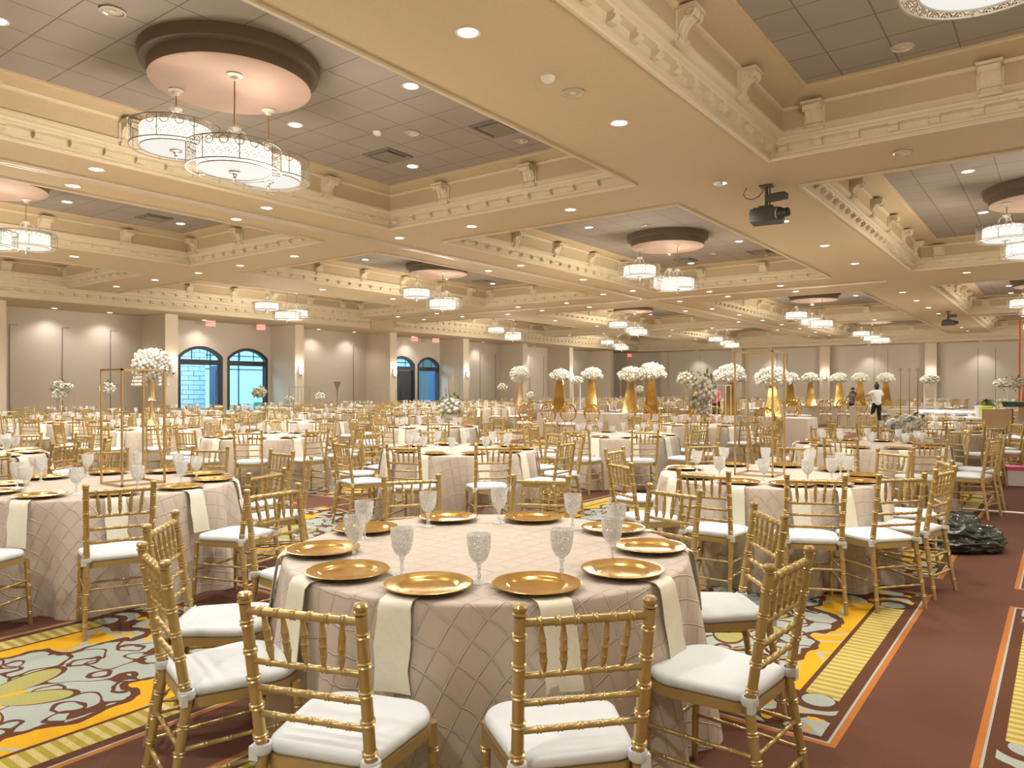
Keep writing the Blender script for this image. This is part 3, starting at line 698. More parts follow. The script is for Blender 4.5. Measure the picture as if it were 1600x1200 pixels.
def rod_mb(args, n, simple=False):
    mb = MB()
    for a_ in args:
        if a_[0] == 'r':
            _, p, q, r0, r1, rg = a_; mb.rod(p, q, r0, r1, 0 if simple else rg, n)
        elif a_[0] == 'k':
            p = a_[1]; mb.lathe([(.0165, 0), (.021, .003), (.021, .007), (.015, .010), (.020, .016), (.021, .024), (.016, .031), (0, .033)], n, c=p)
        elif a_[0] == 'sp':
            p, q = a_[1], a_[2]; ts = [(0, .006), (.12, .007), (.3, .0105), (.33, .0125), (.36, .0105), (.5, .0105), (.53, .013), (.56, .0105), (.7, .0105), (.73, .0125), (.76, .0105), (.9, .007), (1, .004)]
            if simple: ts = [(0, .009), (1, .009)]
            mb.sweep([p.lerp(q, t) for t, _ in ts], [r for _, r in ts], max(5, n-2))
    return mb
def make_chair(level):
    t = thing('chiavari_chair', 'x', 'chair')
    n = {0: 10, 1: 7, 2: 4}[level]
    if level == 0:
        for nm, a_ in chair_rods(): rod_mb(a_, n).build(nm, M['gold'], t)
        MB().plate(seat_outline(), .415, .45).build('seat_frame', M['gold'], t)
        cu_ = MB().plate(seat_outline(.985), .45, .488, .055).build('seat_cushion', M['cushion'], t, ang=60)
        for s in (-1, 1): MB().lathe([(.026, -.012), (.030, 0), (.027, .016), (.020, .018)], 10, c=(s*.176, -.192, .465)).box((s*.192, -.205, .455), (.03, .02, .04)).build('cushion_tie', M['cushion'], cu_)
    else:
        mb = MB()
        for nm, a_ in chair_rods():
            q = rod_mb([x for x in a_ if x[0] != 'k' or level == 1], n, level == 2); mb.add(q.v, q.f)
        mb.plate(seat_outline(1, 4 if level == 1 else 2), .415, .45)
        mb.build('chair_frame', M['gold'], t)
        MB().plate(seat_outline(.985, 5 if level == 1 else 3), .45, .50, .07).build('seat_cushion', M['cushion'], t, ang=60)
    return t
CH3 = [make_chair(i) for i in range(3)]

def cloth_mesh(seed, nt=192):
    rnd = random.Random(seed); vs, uv, fs = [], [], []
    Rr = .925; ph = [rnd.uniform(0, 6.28) for _ in range(4)]; nf = rnd.choice([13, 14, 15])
    rows = [(r, .762, r) for r in (.0, .2, .4, .6, .75, .86, .905)]+[(.920, .758, .925), (.926, .748, .94)]
    m = 14
    for k in range(1, m+1): rows.append((None, .748-.745*k/m, .94+.745*k/m, k/m))
    for row in rows:
        for j in range(nt):
            q = 2*PI*j/nt
            if row[0] is not None: r, z = row[0], row[1]
            else:
                t = row[3]; s_ = math.sin(nf*q+ph[0]+.9*math.sin(3*q+ph[1]))
                fold = (abs(s_)**.7*(1 if s_ > 0 else -1))*.5+.5; fold2 = .5+.5*math.sin((nf+9)*q+ph[2])
                r = .927+t*.018+(t**.8)*(fold*.125+fold2*.02-.01); z = row[1]
            vs.append((r*math.cos(q), r*math.sin(q), z)); uv.append((row[2]*math.cos(q), row[2]*math.sin(q)))
    for i in range(len(rows)-1):
        for j in range(nt):
            j2 = (j+1) % nt; fs.append((i*nt+j, i*nt+j2, (i+1)*nt+j2, (i+1)*nt+j)[::-1])
    me = bpy.data.meshes.new('tablecloth'); me.from_pydata(vs, [], fs); me.materials.append(M['cloth'])
    ul = me.uv_layers.new(name='UVMap')
    for lp in me.loops: ul.data[lp.index].uv = uv[lp.vertex_index]
    me.polygons.foreach_set('use_smooth', [True]*len(me.polygons)); return me
CLOTH = [cloth_mesh(s) for s in (1, 2, 3)]; CLOTH_LO = cloth_mesh(5, 96)

def charger_mesh(n=48):
    mb = MB().lathe([(0, .004), (.098, .004), (.104, .006), (.112, .013), (.120, .015), (.155, .019), (.165, .021), (.168, .020), (.166, .017), (.12, .010), (.105, .001), (0, .0)], n)
    return mb.mesh('charger_plate', M['charger'], True, 50)
CHG, CHG_LO = charger_mesh(), charger_mesh(16)
def goblet_meshes(n=24, hi=True):
    foot = [(0, .0), (.036, .0), (.037, .003), (.018, .008), (.008, .014), (.007, .022), (.010, .028), (.006, .034), (.0065, .056), (.011, .062), (.008, .068), (.012, .073)]
    bowl = [(.012, .073), (.022, .080), (.031, .092), (.038, .110), (.0415, .130), (.043, .150), (.0435, .166), (.0435, .178), (.0415, .178), (.041, .160), (.038, .128), (.028, .095), (.010, .080)]
    if not hi: foot = [(0, 0), (.036, .001), (.008, .014), (.007, .056), (.012, .073)]; bowl = [(.012, .073), (.031, .092), (.0415, .130), (.0435, .178)]
    b = MB().lathe(bowl, n)
    if hi:      # cut facets
        vs = []
        for i, v in enumerate(b.v):
            row, k = divmod(i, n); f = 1-(.05 if (row+k) % 2 and 1 < row < 6 else 0); vs.append((v[0]*f, v[1]*f, v[2]))
        b.v = vs
    return b.mesh('bowl', M['glass'], not hi, 30), MB().lathe(foot, n).mesh('stem', M['glass'])
GB, GS = goblet_meshes(); gb, gs = goblet_meshes(10, False)
def make_goblet(b, s):
    t = thing('goblet', 'x', 'glass'); put(b, 'bowl', t); put(s, 'stem', t); return t
GOB = make_goblet(GB, GS); GOB.scale = (1.08, 1.08, 1.06)
mm = MB(); 
for me in (gb, gs):
    mm.add([v.co[:] for v in me.vertices], [tuple(p.vertices) for p in me.polygons])
GOB_LO = mm.mesh('goblet', M['glass'])
def napkin_mesh(seed):
    rnd = random.Random(seed); mb = MB(); w_ = .062; pts = [(.70, .768), (.80, .768), (.90, .769), (.935, .766), (.955, .745), (.962, .70), (.975, .62), (.985, .54), (.995, .465)]
    vs = []; nx = 6
    for i, (r, z) in enumerate(pts):
        for k in range(nx+1):
            u = -1+2*k/nx; vs.append((r+.004*math.sin(u*2.3+i*.4+seed), u*w_*(1+.03*max(0, i-4))+.004*(i-4)*rnd.choice([0, 1]) , z))
    n = len(vs); vs += [(x-.003 if i//(nx+1) > 3 else x, y, z-.003 if i//(nx+1) <= 3 else z) for i, (x, y, z) in enumerate(vs)]
    fs = []
    for i in range(len(pts)-1):
        for k in range(nx):
            a_ = i*(nx+1)+k; q = (a_, a_+1, a_+nx+2, a_+nx+1); fs += [q, tuple(n+j for j in q[::-1])]
    for i in range(len(pts)-1):
        for k in (0, nx): a_ = i*(nx+1)+k; fs.append((a_, a_+nx+1, n+a_+nx+1, n+a_))
    e = (len(pts)-1)*(nx+1); fs += [(e+k, e+k+1, n+e+k+1, n+e+k) for k in range(nx)]
    return mb.add(vs, fs).mesh('napkin', M['napkin'], True, 50)
NAP = [napkin_mesh(s) for s in (1, 2)]

TABLES = []      # (x, y, phase, where)
near = [(-2.18, 2.74, -70.5, 0, 0), (-6.03, 2.81, None, 1, 0), (-2.05, 6.5, None, 0, 1), (-5.95, 6.93, None, 1, 1), (-5.75, 10.6, None, 1, 2), (-2.07, 10.75, None, 0, 2), (-1.96, 14.6, None, 0, 3),
        (-9.95, 2.9, None, 2, 0), (-10.1, 7.05, None, 2, 1), (-13.7, 7.1, None, 3, 1), (-17.7, 7.3, None, 4, 1)]
REL = {(1, 0): 30, (0, 1): -4, (1, 1): 18}
SEATS = {(0, 0): [-17.6, 12, 49, 93, 129, 168, -159, -124, -83, -53], (0, 1): [-70, -37, -7, 17, 43, 78, 112, 150, -172, -122]}
RAD = {(0, 0): [1.27, 1.26, 1.165, 1.09, 1.11, 1.22, 1.28, 1.29, 1.2, 1.185], (0, 1): [1.2, 1.2, 1.22, 1.2, 1.12, 1.12, 1.2, 1.2, 1.2, 1.2]}
PLATES = {(0, 0): [-15, 16, 48, 85, 121, 162, -161, -121, -81, -46]}
VD0 = math.degrees(math.atan2(-FW.y, -FW.x))
used = {(n_[3], n_[4]) for n_ in near}
rnd = random.Random(5)
for j in range(13):
    for i in range(7):
        if (i, j) in used: continue
        x, y = -2.1-3.9*i+rnd.uniform(-.12, .12), 2.8+3.95*j+rnd.uniform(-.12, .12)
        if y > 51 or any((Vector((x, y, 0))-P(a_, b_)).length < c_ for a_, b_, c_ in ((1330, 31.4, 2.5), (1222, 19.2, 1.8), (1112, 20.8, 1.9), (1002, 22, 2.0), (900, 23, 2.2), (1570, 25.5, 2.4), (1450, 26.2, 2.3), (1290, 31.4, 2.5), (1400, 31.4, 2.5), (1500, 20.5, 2))): continue
        v = Vector((x, y, 0)); d = v.dot(FW); px_ = 800+F*v.dot(RT)/d if d > .5 else -9999
        if d < 2.2 or px_ < -90 or px_ > 1700: continue
        if px_ > 815 and 17 < d < 34: continue
        if px_ > 1380 and d > 16.5 and d < 38: continue
        near.append((x, y, None, i, j))
TN = {(0, 0): 'closest bare-centred table', (1, 0): 'table with shorter gold frame', (0, 1): 'table with taller gold frame', (1, 1): 'table straight behind closest one'}
for x, y, ph, i, j in near:
    if ph is None: ph = VD0+REL.get((i, j), rnd.uniform(-18, 18))
    TABLES.append((x, y, ph, i, j, TN.get((i, j), f'table {i+1} from aisle, row {j+1}')))
TABLES.sort(key=lambda t: Vector((t[0], t[1], 0)).dot(FW))
SIDE = ['front left', 'front right', 'right front corner', 'right side', 'right back corner', 'back right', 'back left', 'left back corner', 'left side', 'left front corner']
def seatname(ang, vd, offs):
    rel = (ang-vd) % 360; k = int(round((rel-offs-18)/36.0)) % 10; return SIDE[(k+1) % 10]
FAR = []
def inview(v, m=110):
    d = v.dot(FW); return d > .6 and -m < 800+F*v.dot(RT)/d < 1600+m
nch = npl = ngo = 0
WHITE = {(2, 4)}
for ti_, (x, y, ph, i, j, where) in enumerate(TABLES):
    d = Vector((x, y, 0)).dot(FW); vd = VD0; offs = ((ph-vd+18) % 36)-18
    col = 'dusty beige pintucked floor-length cloth over the '
    if ti_ < 46: o = put(CLOTH[ti_ % 3] if d < 16 else CLOTH_LO, 'tablecloth', None, (x, y, 0), rnd.uniform(0, 6)); tag(o, (col+where)[:110], 'tablecloth', 'round tablecloths')
    else: FAR.append(('cloth', x, y, ph)); 
    single = ti_ < 30
    for k in range(10):
        ang = VD0+SEATS[i, j][k] if (i, j) in SEATS else ph+36*k; a_ = R(ang); pa = R(VD0+PLATES[i, j][k]) if (i, j) in PLATES else a_; u = Vector((math.cos(a_), math.sin(a_), 0))
        jr = rnd.uniform(-.03, .05) if (i, j) != (0, 0) else 0
        cp = Vector((x, y, 0))+u*(RAD[i, j][k] if (i, j) in RAD else 1.265+jr); rz = a_+PI/2+rnd.uniform(-.07, .07)*((i, j) != (0, 0))
        sn = SIDE[k] if False else seatname(ang, vd, offs) if (i, j) not in SEATS else SIDE[([1, 0][0]+k) % 10] if (i, j) == (0, 0) else SIDE[(9+k) % 10]
        if single and nch < 300 and inview(cp):
            lv = 0 if d < 9.8 else (1 if d < 17 else 2)
            dup(CH3[lv], cp, rz, f'gold white-cushioned chair, {sn} of {where}', 'gold chiavari chairs round the tables'); nch += 1
        elif inview(cp): FAR.append(('chair', cp.x, cp.y, rz))
        pp = Vector((x, y, .762))+Vector((math.cos(pa), math.sin(pa), 0))*(.755); gp = Vector((x, y, .762))+Vector((math.cos(pa+R(14)), math.sin(pa+R(14)), 0))*(.60+rnd.uniform(0, .05))
        if single and inview(pp, 20):
            o = put(CHG if d < 8 else CHG_LO, 'charger_plate', None, pp+Vector((0, 0, .005)), rnd.uniform(0, 6)); tag(o, f'round gold charger plate, {sn} of {where}', 'plate', 'gold charger plates')
            o = put(NAP[k % 2], 'napkin', None, (x, y, 0), pa+rnd.uniform(-.06, .06)); tag(o, f'ivory napkin hanging, {sn} of {where}', 'napkin', 'ivory napkins under the chargers')
            if d < 10: dup(GOB, gp, rnd.uniform(0, 6), f'cut glass goblet, {sn} of {where}', 'cut glass goblets')
            else: o = put(GOB_LO, 'goblet', None, gp); tag(o, f'cut glass goblet, {sn} of {where}', 'glass', 'cut glass goblets')
        elif inview(pp, 20): FAR.append(('place', x, y, a_)); FAR.append(('goblet', gp.x, gp.y, 0))
        if single is False and 0: pass
# the far rows, past the three hundred nearest
def merged(name, me_list, items, m, label, cat):
    mb = MB()
    for x, y, rz in items:
        c_, s_ = math.cos(rz), math.sin(rz)
        for vs, fs in me_list: mb.add([(x+v[0]*c_-v[1]*s_, y+v[0]*s_+v[1]*c_, v[2]) for v in vs], fs)
    if not mb.v: return
    me = bpy.data.meshes.new(name); me.from_pydata(mb.v, [], mb.f); me.materials.append(m); o = put(me, name); tag(o, label, cat, kind='stuff')
def vf(me, dz=0): return ([(v.co[0], v.co[1], v.co[2]+dz) for v in me.vertices], [tuple(p.vertices) for p in me.polygons])
cf = [c for c in kids(CH3[2]) if c.name.startswith('chair_frame')][0].data; cs = [c for c in kids(CH3[2]) if c.name.startswith('seat_c')][0].data
far = lambda k: [(a_[1], a_[2], a_[3]) for a_ in FAR if a_[0] == k]
merged('distant_chair_frames', [vf(cf)], far('chair'), M['gold'], 'dense rows of distant gold chairs filling the far half of the hall', 'chairs')
merged('distant_seat_cushions', [vf(cs)], far('chair'), M['cushion'], 'white cushions of the distant gold chairs in the far half', 'cushions')
merged('distant_goblets', [vf(GOB_LO, .762)], far('goblet'), M['glass'], 'hundreds of distant glass goblets on the far tables', 'glasses')
merged('distant_charger_plates', [([(v[0]+.748, v[1], v[2]) for v in vf(CHG_LO, .767)[0]], vf(CHG_LO)[1])], far('place'), M['charger'], 'distant gold charger plates on the far tables', 'plates')
merged('distant_napkins', [vf(NAP[0])], far('place'), M['napkin'], 'distant ivory napkins hanging from the far tables', 'napkins')
for o in CH3: proto_hide(o)
proto_hide(GOB)

# ------------------------------------------------------------------ centrepieces
def frame_stand(loc, s, h, lab, m='brass', rz=0, t=.014, group='gold frame stands'):
    o = thing('frame_stand', lab, 'centrepiece', loc, rz, group); g = s/2
    for a_ in (-1, 1):
        for b_ in (-1, 1): MB().box((a_*g, b_*g, h/2), (t, t, h)).build('post', M[m], o, smooth=False)
    for z, nm in ((h, 'top_frame'), (t/2, 'base_frame')):
        mb = MB()
        for a_ in (-1, 1): mb.box((a_*g, 0, z), (t, s+t, t)).box((0, a_*g, z), (s+t, t, t))
        mb.build(nm, M[m], o, smooth=False)
    return o
TZ = .764
frame_stand(P(208, 5.85, TZ), .33, .89, 'tall open gold box frame standing on the table at the side')
frame_stand(P(1187, 6.45, TZ), .32, 1.06, 'tallest slim open gold box frame on the table before the flower stands')

def bloom_mesh(rx, rz_, n, r, seed, dome=False, m='rose'):
    rd = random.Random(seed); st = random.getstate(); random.seed(seed); mb = MB()
    for k in range(n):
        z = 1-2*(k+.5)/n
        if dome and z < -.35: continue
        q = k*2.39996; s_ = math.sqrt(1-z*z); rr = rd.uniform(.88, 1.08)
        c = (rx*s_*math.cos(q)*rr, rx*s_*math.sin(q)*rr, rz_*z*rr); b = r*rd.uniform(.75, 1.15)
        mb.ball(c, b, 7, 4, .28); mb.ball((c[0]*1.06, c[1]*1.06, c[2]*1.06+.2*b), b*.62, 6, 3, .25)
    mb.ball((0, 0, 0), 1, 10, 6, 0, (rx*.85, rx*.85, rz_*.85)) if not dome else mb.ball((0, 0, rz_*.1), 1, 10, 6, 0, (rx*.85, rx*.85, rz_*.7))
    random.setstate(st); return mb.mesh('blossoms', M[m], True, 80)
def leaf_mesh(rx, rz_, n, seed, L=.09):
    rd = random.Random(seed); mb = MB()
    for k in range(n):
        z = rd.uniform(-1, 1); q = rd.uniform(0, 6.28); s_ = math.sqrt(1-z*z); c = Vector((rx*s_*math.cos(q), rx*s_*math.sin(q), rz_*z)); d = Vector((rd.uniform(-1, 1), rd.uniform(-1, 1), rd.uniform(-.6, .8))).normalized()
        a_ = d.cross(Vector((0, 0, 1))).normalized()*L*.25; mb.add([c, c+d*L*.5+a_, c+d*L, c+d*L*.5-a_, c+d*L*.5+Vector((0, 0, .006))], [(0, 1, 4), (1, 2, 4), (2, 3, 4), (3, 0, 4)])
    return mb.mesh('foliage', M['leaf'], False)
BALL = bloom_mesh(.41, .35, 230, .052, 1); BALLW = bloom_mesh(.47, .34, 240, .055, 2, True); SMALL = bloom_mesh(.17, .15, 40, .05, 3); SMALLG = bloom_mesh(.2, .16, 34, .055, 8, m='blush')
LEAF = leaf_mesh(.42, .35, 60, 4); LEAFS = leaf_mesh(.23, .2, 70, 5, .10)
def trumpet(loc, h, lab, sc=1.0):
    t = thing('flower_arrangement', lab, 'flower arrangement', loc)
    MB().lathe([(0, 0), (.13, 0), (.125, .02), (.07, .10), (.045, .25), (.035, .42), (.05, .46), (.09, .50), (.06, .54), (.05, .60), (.06, h*.8), (.09, h)], 20).build('vase', M['brass'], t)
    o = put(BALL, 'blossoms', t, (0, 0, h+.22)); o.scale = (.85,)*3; put(LEAF, 'foliage', t, (0, 0, h+.22)).scale = (.85,)*3
    rd = random.Random(6); mb = MB()
    for k in range(9):
        q = rd.uniform(0, 6.28); r0 = .28; p = Vector((r0*math.cos(q), r0*math.sin(q), h+.1))
        for j in range(5): mb.ball((p.x*(1+.05*j), p.y*(1+.05*j), p.z-.07*j), .035, 6, 3, .2)
    mb.build('trailing_petals', M['rose'], t, ang=80); t.scale = (sc, sc, sc); return t
trumpet(P(237, 15.0, TZ), 1.0, 'huge ball of white roses in a tall gold trumpet vase')
t = thing('flower_arrangement', 'white orchid spray over a gold frame stand near the door wall', 'flower arrangement', P(96, 18.9, TZ))
put(SMALL, 'blossoms', t, (-.1, 0, .60)).scale = (.8, .8, .8); put(SMALL, 'blossoms', t, (.12, .05, .80)).scale = (1, .8, .5); put(SMALL, 'blossoms', t, (-.25, .05, .85)).scale = (.8, .8, .5); put(LEAFS, 'foliage', t, (0, 0, .75)).scale = (1.5, 1, .9); MB().rod((0, 0, 0), (-.05, 0, .62), .02).lathe([(0, 0), (.12, 0), (.12, .02), (.02, .04)], 16).build('stem', M['brass'], t)
frame_stand(P(98, 19.2, TZ), .4, .90, 'plain open gold frame behind the orchid spray')
for k, (px_, d, h, sc, lab) in enumerate([(168, 22, .75, 1.0, 'small cream blossoms on a slim stand before the panelled wall'), (405, 27, .55, 1.1, 'white blossoms on a stand in front of the dark door leaf'), (500, 29, .5, .9, 'low pale blossoms beside the silver trumpet vase'), (785, 32, .9, .9, 'thin spray of white stems before the paired wall panels'), (829, 33, .5, .9, 'small white cluster just past the round rose ball'), (452, 30, .4, .8, 'tiny pale blossoms under the first free column sconce'), (999, 29, .9, .8, 'small loose white spray between two gold pedestals'), (1071, 25, .9, 1.2, 'lilac white blossoms on a clear stand beside the gold wedge')]):
    t = thing('flower_arrangement', lab, 'flower arrangement', P(px_, d, TZ)); o = put(SMALLG if k % 2 else SMALL, 'blossoms', t, (0, 0, h)); put(LEAFS, 'foliage', t, (0, 0, h)); t.scale = (sc, sc, sc)
    MB().rod((0, 0, 0), (0, 0, h), .012, n=6).lathe([(0, 0), (.1, 0), (.1, .015), (.012, .03)], 12).build('stand', M['brass'], t)
t = thing('trumpet_vase', 'empty silver trumpet vase standing high before the green-lit wall', 'vase', P(527, 26, TZ)); MB().lathe([(0, 0), (.1, 0), (.1, .02), (.015, .04), (.015, .5), (.04, .52), (.02, .56), (.03, .7), (.13, .98), (.12, .98), (.02, .72)], 16).build('body', M['pewter'], t)
for k, (px_, d, s, h, lab) in enumerate([(468, 26, .5, .8, 'thin pale frame stand right of the dark doors'), (600, 31, .7, .75, 'thin dark frame stand before the closed arched door')]): frame_stand(P(px_, d, TZ), s, h, lab, 'pewter', .3, .01)
# candelabra with low white flowers
t = thing('candelabra', 'cluster of tall ornate gold stems with star tops', 'centrepiece', P(706, 19.6, TZ)); rd = random.Random(2)
for k, (dx, h) in enumerate([(-.22, .75), (-.13, 1.0), (-.04, .8), (0.04, 1.25), (.12, .95), (.2, 1.08), (.27, .7)]):
    mb = MB().rod((dx, rd.uniform(-.1, .1), 0), (dx, 0, h), .022, .016, 7, 6)
    for q in range(5): mb.rod((dx, 0, h), (dx+.05*math.cos(q*1.257), 0, h+.05*math.sin(q*1.257)), .008, .003, 0, 5)
    mb.build('stem', M['brass'], t)
t = thing('flower_arrangement', 'low bunch of white roses and greenery in a white ribbed vase', 'flower arrangement', P(705, 17.4, TZ))
MB().lathe([(0, 0), (.10, 0), (.16, .05), (.17, .12), (.12, .19), (.09, .21)], 20).build('vase', M['whiteplastic'], t); put(SMALL, 'blossoms', t, (0, 0, .32)).scale = (1.4, 1.4, 1.1); put(LEAFS, 'foliage', t, (0, 0, .32)).scale = (1.3, 1.3, 1.3)
# gold rods with finials and low flowers, right hand tables
for k, dx in enumerate((1407, 1421, 1434)):
    t = thing('gold_stem_holder', ['slim gold stem with a star finial, first of three', 'slim gold stem with a star finial, middle of three', 'thicker gold stem with a star finial, last of three'][k]+' rising from low flowers', 'centrepiece', P(dx, 13.1, TZ), 0, 'three gold stems')
    MB().rod((0, 0, 0), (0, 0, 1.06), .012+.006*(k == 2), .006, 6, 6, rr=1.8).lathe([(0, 0), (.06, 0), (.06, .015), (.01, .03)], 12).build('stem', M['golddk'], t)
    mb = MB()
    for q in range(6): mb.rod((0, 0, 1.08), (.045*math.cos(q*1.047), .045*math.sin(q*1.047), 1.08+.03*(-1)**q), .008, .003, 0, 5)
    mb.build('finial', M['golddk'], t)
t = thing('flower_arrangement', 'low loose white roses with green leaves at the foot of the gold stems', 'flower arrangement', P(1415, 12.8, TZ))
for dx, dz in ((-.2, .12), (0, .2), (.17, .14), (.05, .07)): put(SMALL, 'blossoms', t, (dx, 0, dz)).scale = (.6, .6, .6)
put(LEAFS, 'foliage', t, (0, 0, .14)).scale = (1.5, 1, .8)
t = thing('column_flower_stand', 'white four-legged stand topped by a small rounded white flower dome', 'centrepiece', P(1453, 26, TZ))
for a_, b_ in ((-1, -1), (1, -1), (1, 1), (-1, 1)): MB().box((a_*.17, b_*.1, .5), (.025, .025, 1.0)).build('leg', M['whiteplastic'], t, smooth=False)
put(SMALL, 'blossoms', t, (0, 0, 1.07)).scale = (1.5, 1.2, .9)
t = thing('column_flower_stand', 'thin white arch stand with small flower top between gold pedestals', 'centrepiece', P(901, 27, TZ))
for a_ in (-1, 1): MB().box((a_*.15, 0, .5), (.03, .03, 1.0)).build('leg', M['whiteplastic'], t, smooth=False)
put(SMALL, 'blossoms', t, (0, 0, 1.05)).scale = (1.3, 1, .8)
t = thing('flower_arrangement', 'round white rose ball on a slim clear vase before the far columns', 'flower arrangement', P(812, 29, TZ)); put(BALL, 'blossoms', t, (0, 0, 1.28)).scale = (.85,)*3; put(LEAF, 'foliage', t, (0, 0, 1.28)).scale = (.85,)*3
MB().lathe([(0, 0), (.16, 0), (.09, .3), (.07, .6), (.12, 1.0)], 16).build('vase', M['brass'], t)

# mirrored pedestals with rose domes
def pedestal(px_, d, z0, h, fs, lab, flowers=True, b=.42):
    t = thing('flower_pedestal', lab, 'flower pedestal', P(px_, d, z0), R(20))
    MB().box((0, 0, h/2), (b, b*.8, h), 0, .42).build('mirror_body', M['mirror'], t, smooth=False)
    MB().box((0, 0, .01), (b*1.06, b*.86, .02)).build('base', M['brass'], t, smooth=False)
    if flowers:
        put(BALLW, 'blossoms', t, (0, 0, h+.18*fs)).scale = (fs, fs, fs); put(LEAF, 'foliage', t, (0, 0, h+.18*fs)).scale = (fs*1.02, fs*1.02, fs*.8)
        put(SMALL, 'blossoms', t, (.22*fs*(1 if px_ % 2 else -1), 0, h+.45*fs)).scale = (.6*fs,)*3
for i_, (px_, d, h, fs, lab) in enumerate([(875, 23, 1.0, .62, 'gold mirror pedestal with a white rose dome, farthest toward the doors'), (925, 23, 1.03, .64, 'gold mirror pedestal with a rose dome topped by one upright sprig'), (985, 22.5, .98, .74, 'gold and pale mirror pedestal seen through a thin frame stand'), (1018, 21.5, 1.02, .82, 'gold mirror pedestal with a very wide white rose dome'), (1141, 20.5, .92, .86, 'gold mirror pedestal with a rose dome beside the pink shirted person'), (1207, 19.3, .82, .86, 'brightest gold mirror pedestal with the largest white rose dome')]):
    pedestal(px_, d, TZ, h, fs, lab)
pedestal(1089, 21, TZ, 1.0, 1, 'bare gold mirror wedge pedestal without any flowers', False, .5)
for k, px_ in enumerate((1235, 1266, 1311, 1344, 1384)): pedestal(px_, 31.4, TZ, 1.02, .68, f'gold pedestal with white rose dome, {ORD[k]} along the long head table')
# VIP tables
def rect_table(px_, d, L, W, lab, rz=0):
    mb = MB(); n = 60; rows = [(1, .765), (1.0, .76), (1.01, .6), (1.02, .3), (1.03, .004)]; vs = []; rd = random.Random(int(px_))
    per = []
    for k in range(n):
        t = k/n*4; s_, u = int(t), t-int(t)
        per.append([(-1+2*u, -1), (1, -1+2*u), (1-2*u, 1), (-1, 1-2*u)][s_])
    for i, (k_, z) in enumerate(rows):
        for j, (a_, b_) in enumerate(per):
            wv = (.025*math.sin(j*2.1)+.01*math.sin(j*.9))*(0 if i < 2 else i/4); vs.append((a_*(L/2*k_+wv), b_*(W/2*k_+wv), z))
    fs = [(i*n+j, i*n+(j+1) % n, (i+1)*n+(j+1) % n, (i+1)*n+j) for i in range(len(rows)-1) for j in range(n)]+[tuple(range(n))]
    o = MB().add(vs, fs).build('rectangular_tablecloth', M['satin'], loc=P(px_, d), rz=rz, ang=30); tag(o, lab, 'tablecloth'); return o
rect_table(1330, 31.4, 6.6, .9, 'long grey satin cloth over the head table by the standing woman')
rect_table(1222, 19.2, 1.5, .9, 'grey satin cloth with folded corner under the largest rose dome')
rect_table(1112, 20.8, 1.7, 1.0, 'grey satin cloth under the bare gold wedge pedestal')
rect_table(1002, 22.0, 1.9, 1.0, 'grey satin cloth under the very wide rose dome')
rect_table(900, 23.0, 2.2, 1.0, 'grey satin cloth under the two rose pedestals toward the doors')
def make_oval():
    t = thing('oval_back_chair', 'x', 'chair'); mb = MB(); n = 24
    def el(rx, rz_, y): return [(rx*math.cos(2*PI*k/n), y-.0*k, .80+rz_*math.sin(2*PI*k/n)) for k in range(n+1)]
    mb.sweep([(x, -.22-(z-.8)*.15, z) for x, _, z in el(.225, .25, 0)], [.026]*(n+1), 8, False); mb.build('back_ring', M['mirror'], t)
    mb = MB()
    for k in range(-2, 3): x = k*.07; h = .24*math.sqrt(1-(x/.225)**2); mb.sweep([(x*(.3), -.22+h*.15, .80-h), (x*1.5, -.22, .8), (x*.3, -.22-h*.15, .80+h)], [.008]*3, 6)
    mb.build('back_bars', M['mirror'], t)
    MB().plate(seat_outline(1.05, 5), .40, .43).build('seat_frame', M['mirror'], t); MB().plate(seat_outline(1.03, 5), .43, .50, .07).build('seat_cushion', M['cushion'], t, ang=60)
    for a_, b_ in ((-1, -1), (1, -1), (1, 1), (-1, 1)): MB().rod((a_*.2, b_*.2, 0), (a_*.17, b_*.17, .41), .012, .018, 0, 6).build('leg', M['mirror'], t)
    MB().rod((-.1, -.19, .42), (-.1, -.2, .6), .012).rod((.1, -.19, .42), (.1, -.2, .6), .012).build('back_support', M['mirror'], t)
    return t
ov = make_oval()
for k, (px_, d, rz) in enumerate([(1290, 30.0, .1), (1318, 30.0, 0), (1350, 30.0, -.2), (1386, 30.0, .1), (1237, 29.5, .3), (1257, 28.5, -.9), (1196, 17.9, -.1), (1087, 19.5, .4), (1047, 20.2, -.1), (1005, 20.6, .15), (927, 21.6, 0), (888, 21.8, .2), (862, 21.8, -.2), (820, 22.5, .5), (1125, 19.9, -.6)]):
    dup(ov, P(px_, d), rz+.35 if d < 25 else rz, 'gold oval-backed chair, '+['third from the end of the head table', 'in the middle of the head table', 'at the head table just before the standing woman', 'at the head table beyond the standing woman', 'at the head table end under the trailing roses', 'turned sideways near the head table end', 'large, before the brightest rose pedestal', 'beside the bare gold wedge pedestal', 'with swirled bars, between the wedge and the wide dome', 'in front of the wide rose dome', 'in front of the sprig topped pedestal', 'before the pedestal farthest toward the doors, first of two', 'before the pedestal farthest toward the doors, second of two', 'turned away by itself before the round rose ball', 'partly turned beside the clear acrylic stand'][k], 'mirror gold oval chairs')
proto_hide(ov)
frame_stand(P(988, 18.5, TZ), .42, 1.15, 'thin open gold frame seen over the white laid tables')
frame_stand(P(1127, 17.0, TZ), .33, .82, 'clear white edged box stand with greenery beside it', 'whiteplastic')
t = thing('flower_arrangement', 'tall mass of white hydrangea and greenery beside the clear stand', 'flower arrangement', P(1098, 17.2, TZ))
for dx, dz, s_ in ((-.05, .85, 1), (.06, .65, 1.1), (-.08, .45, .9), (0, .25, .8)): put(SMALLG, 'blossoms', t, (dx, 0, dz)).scale = (s_,)*3; 
put(LEAFS, 'foliage', t, (0, 0, .6)).scale = (1.2, 1.2, 2.4)

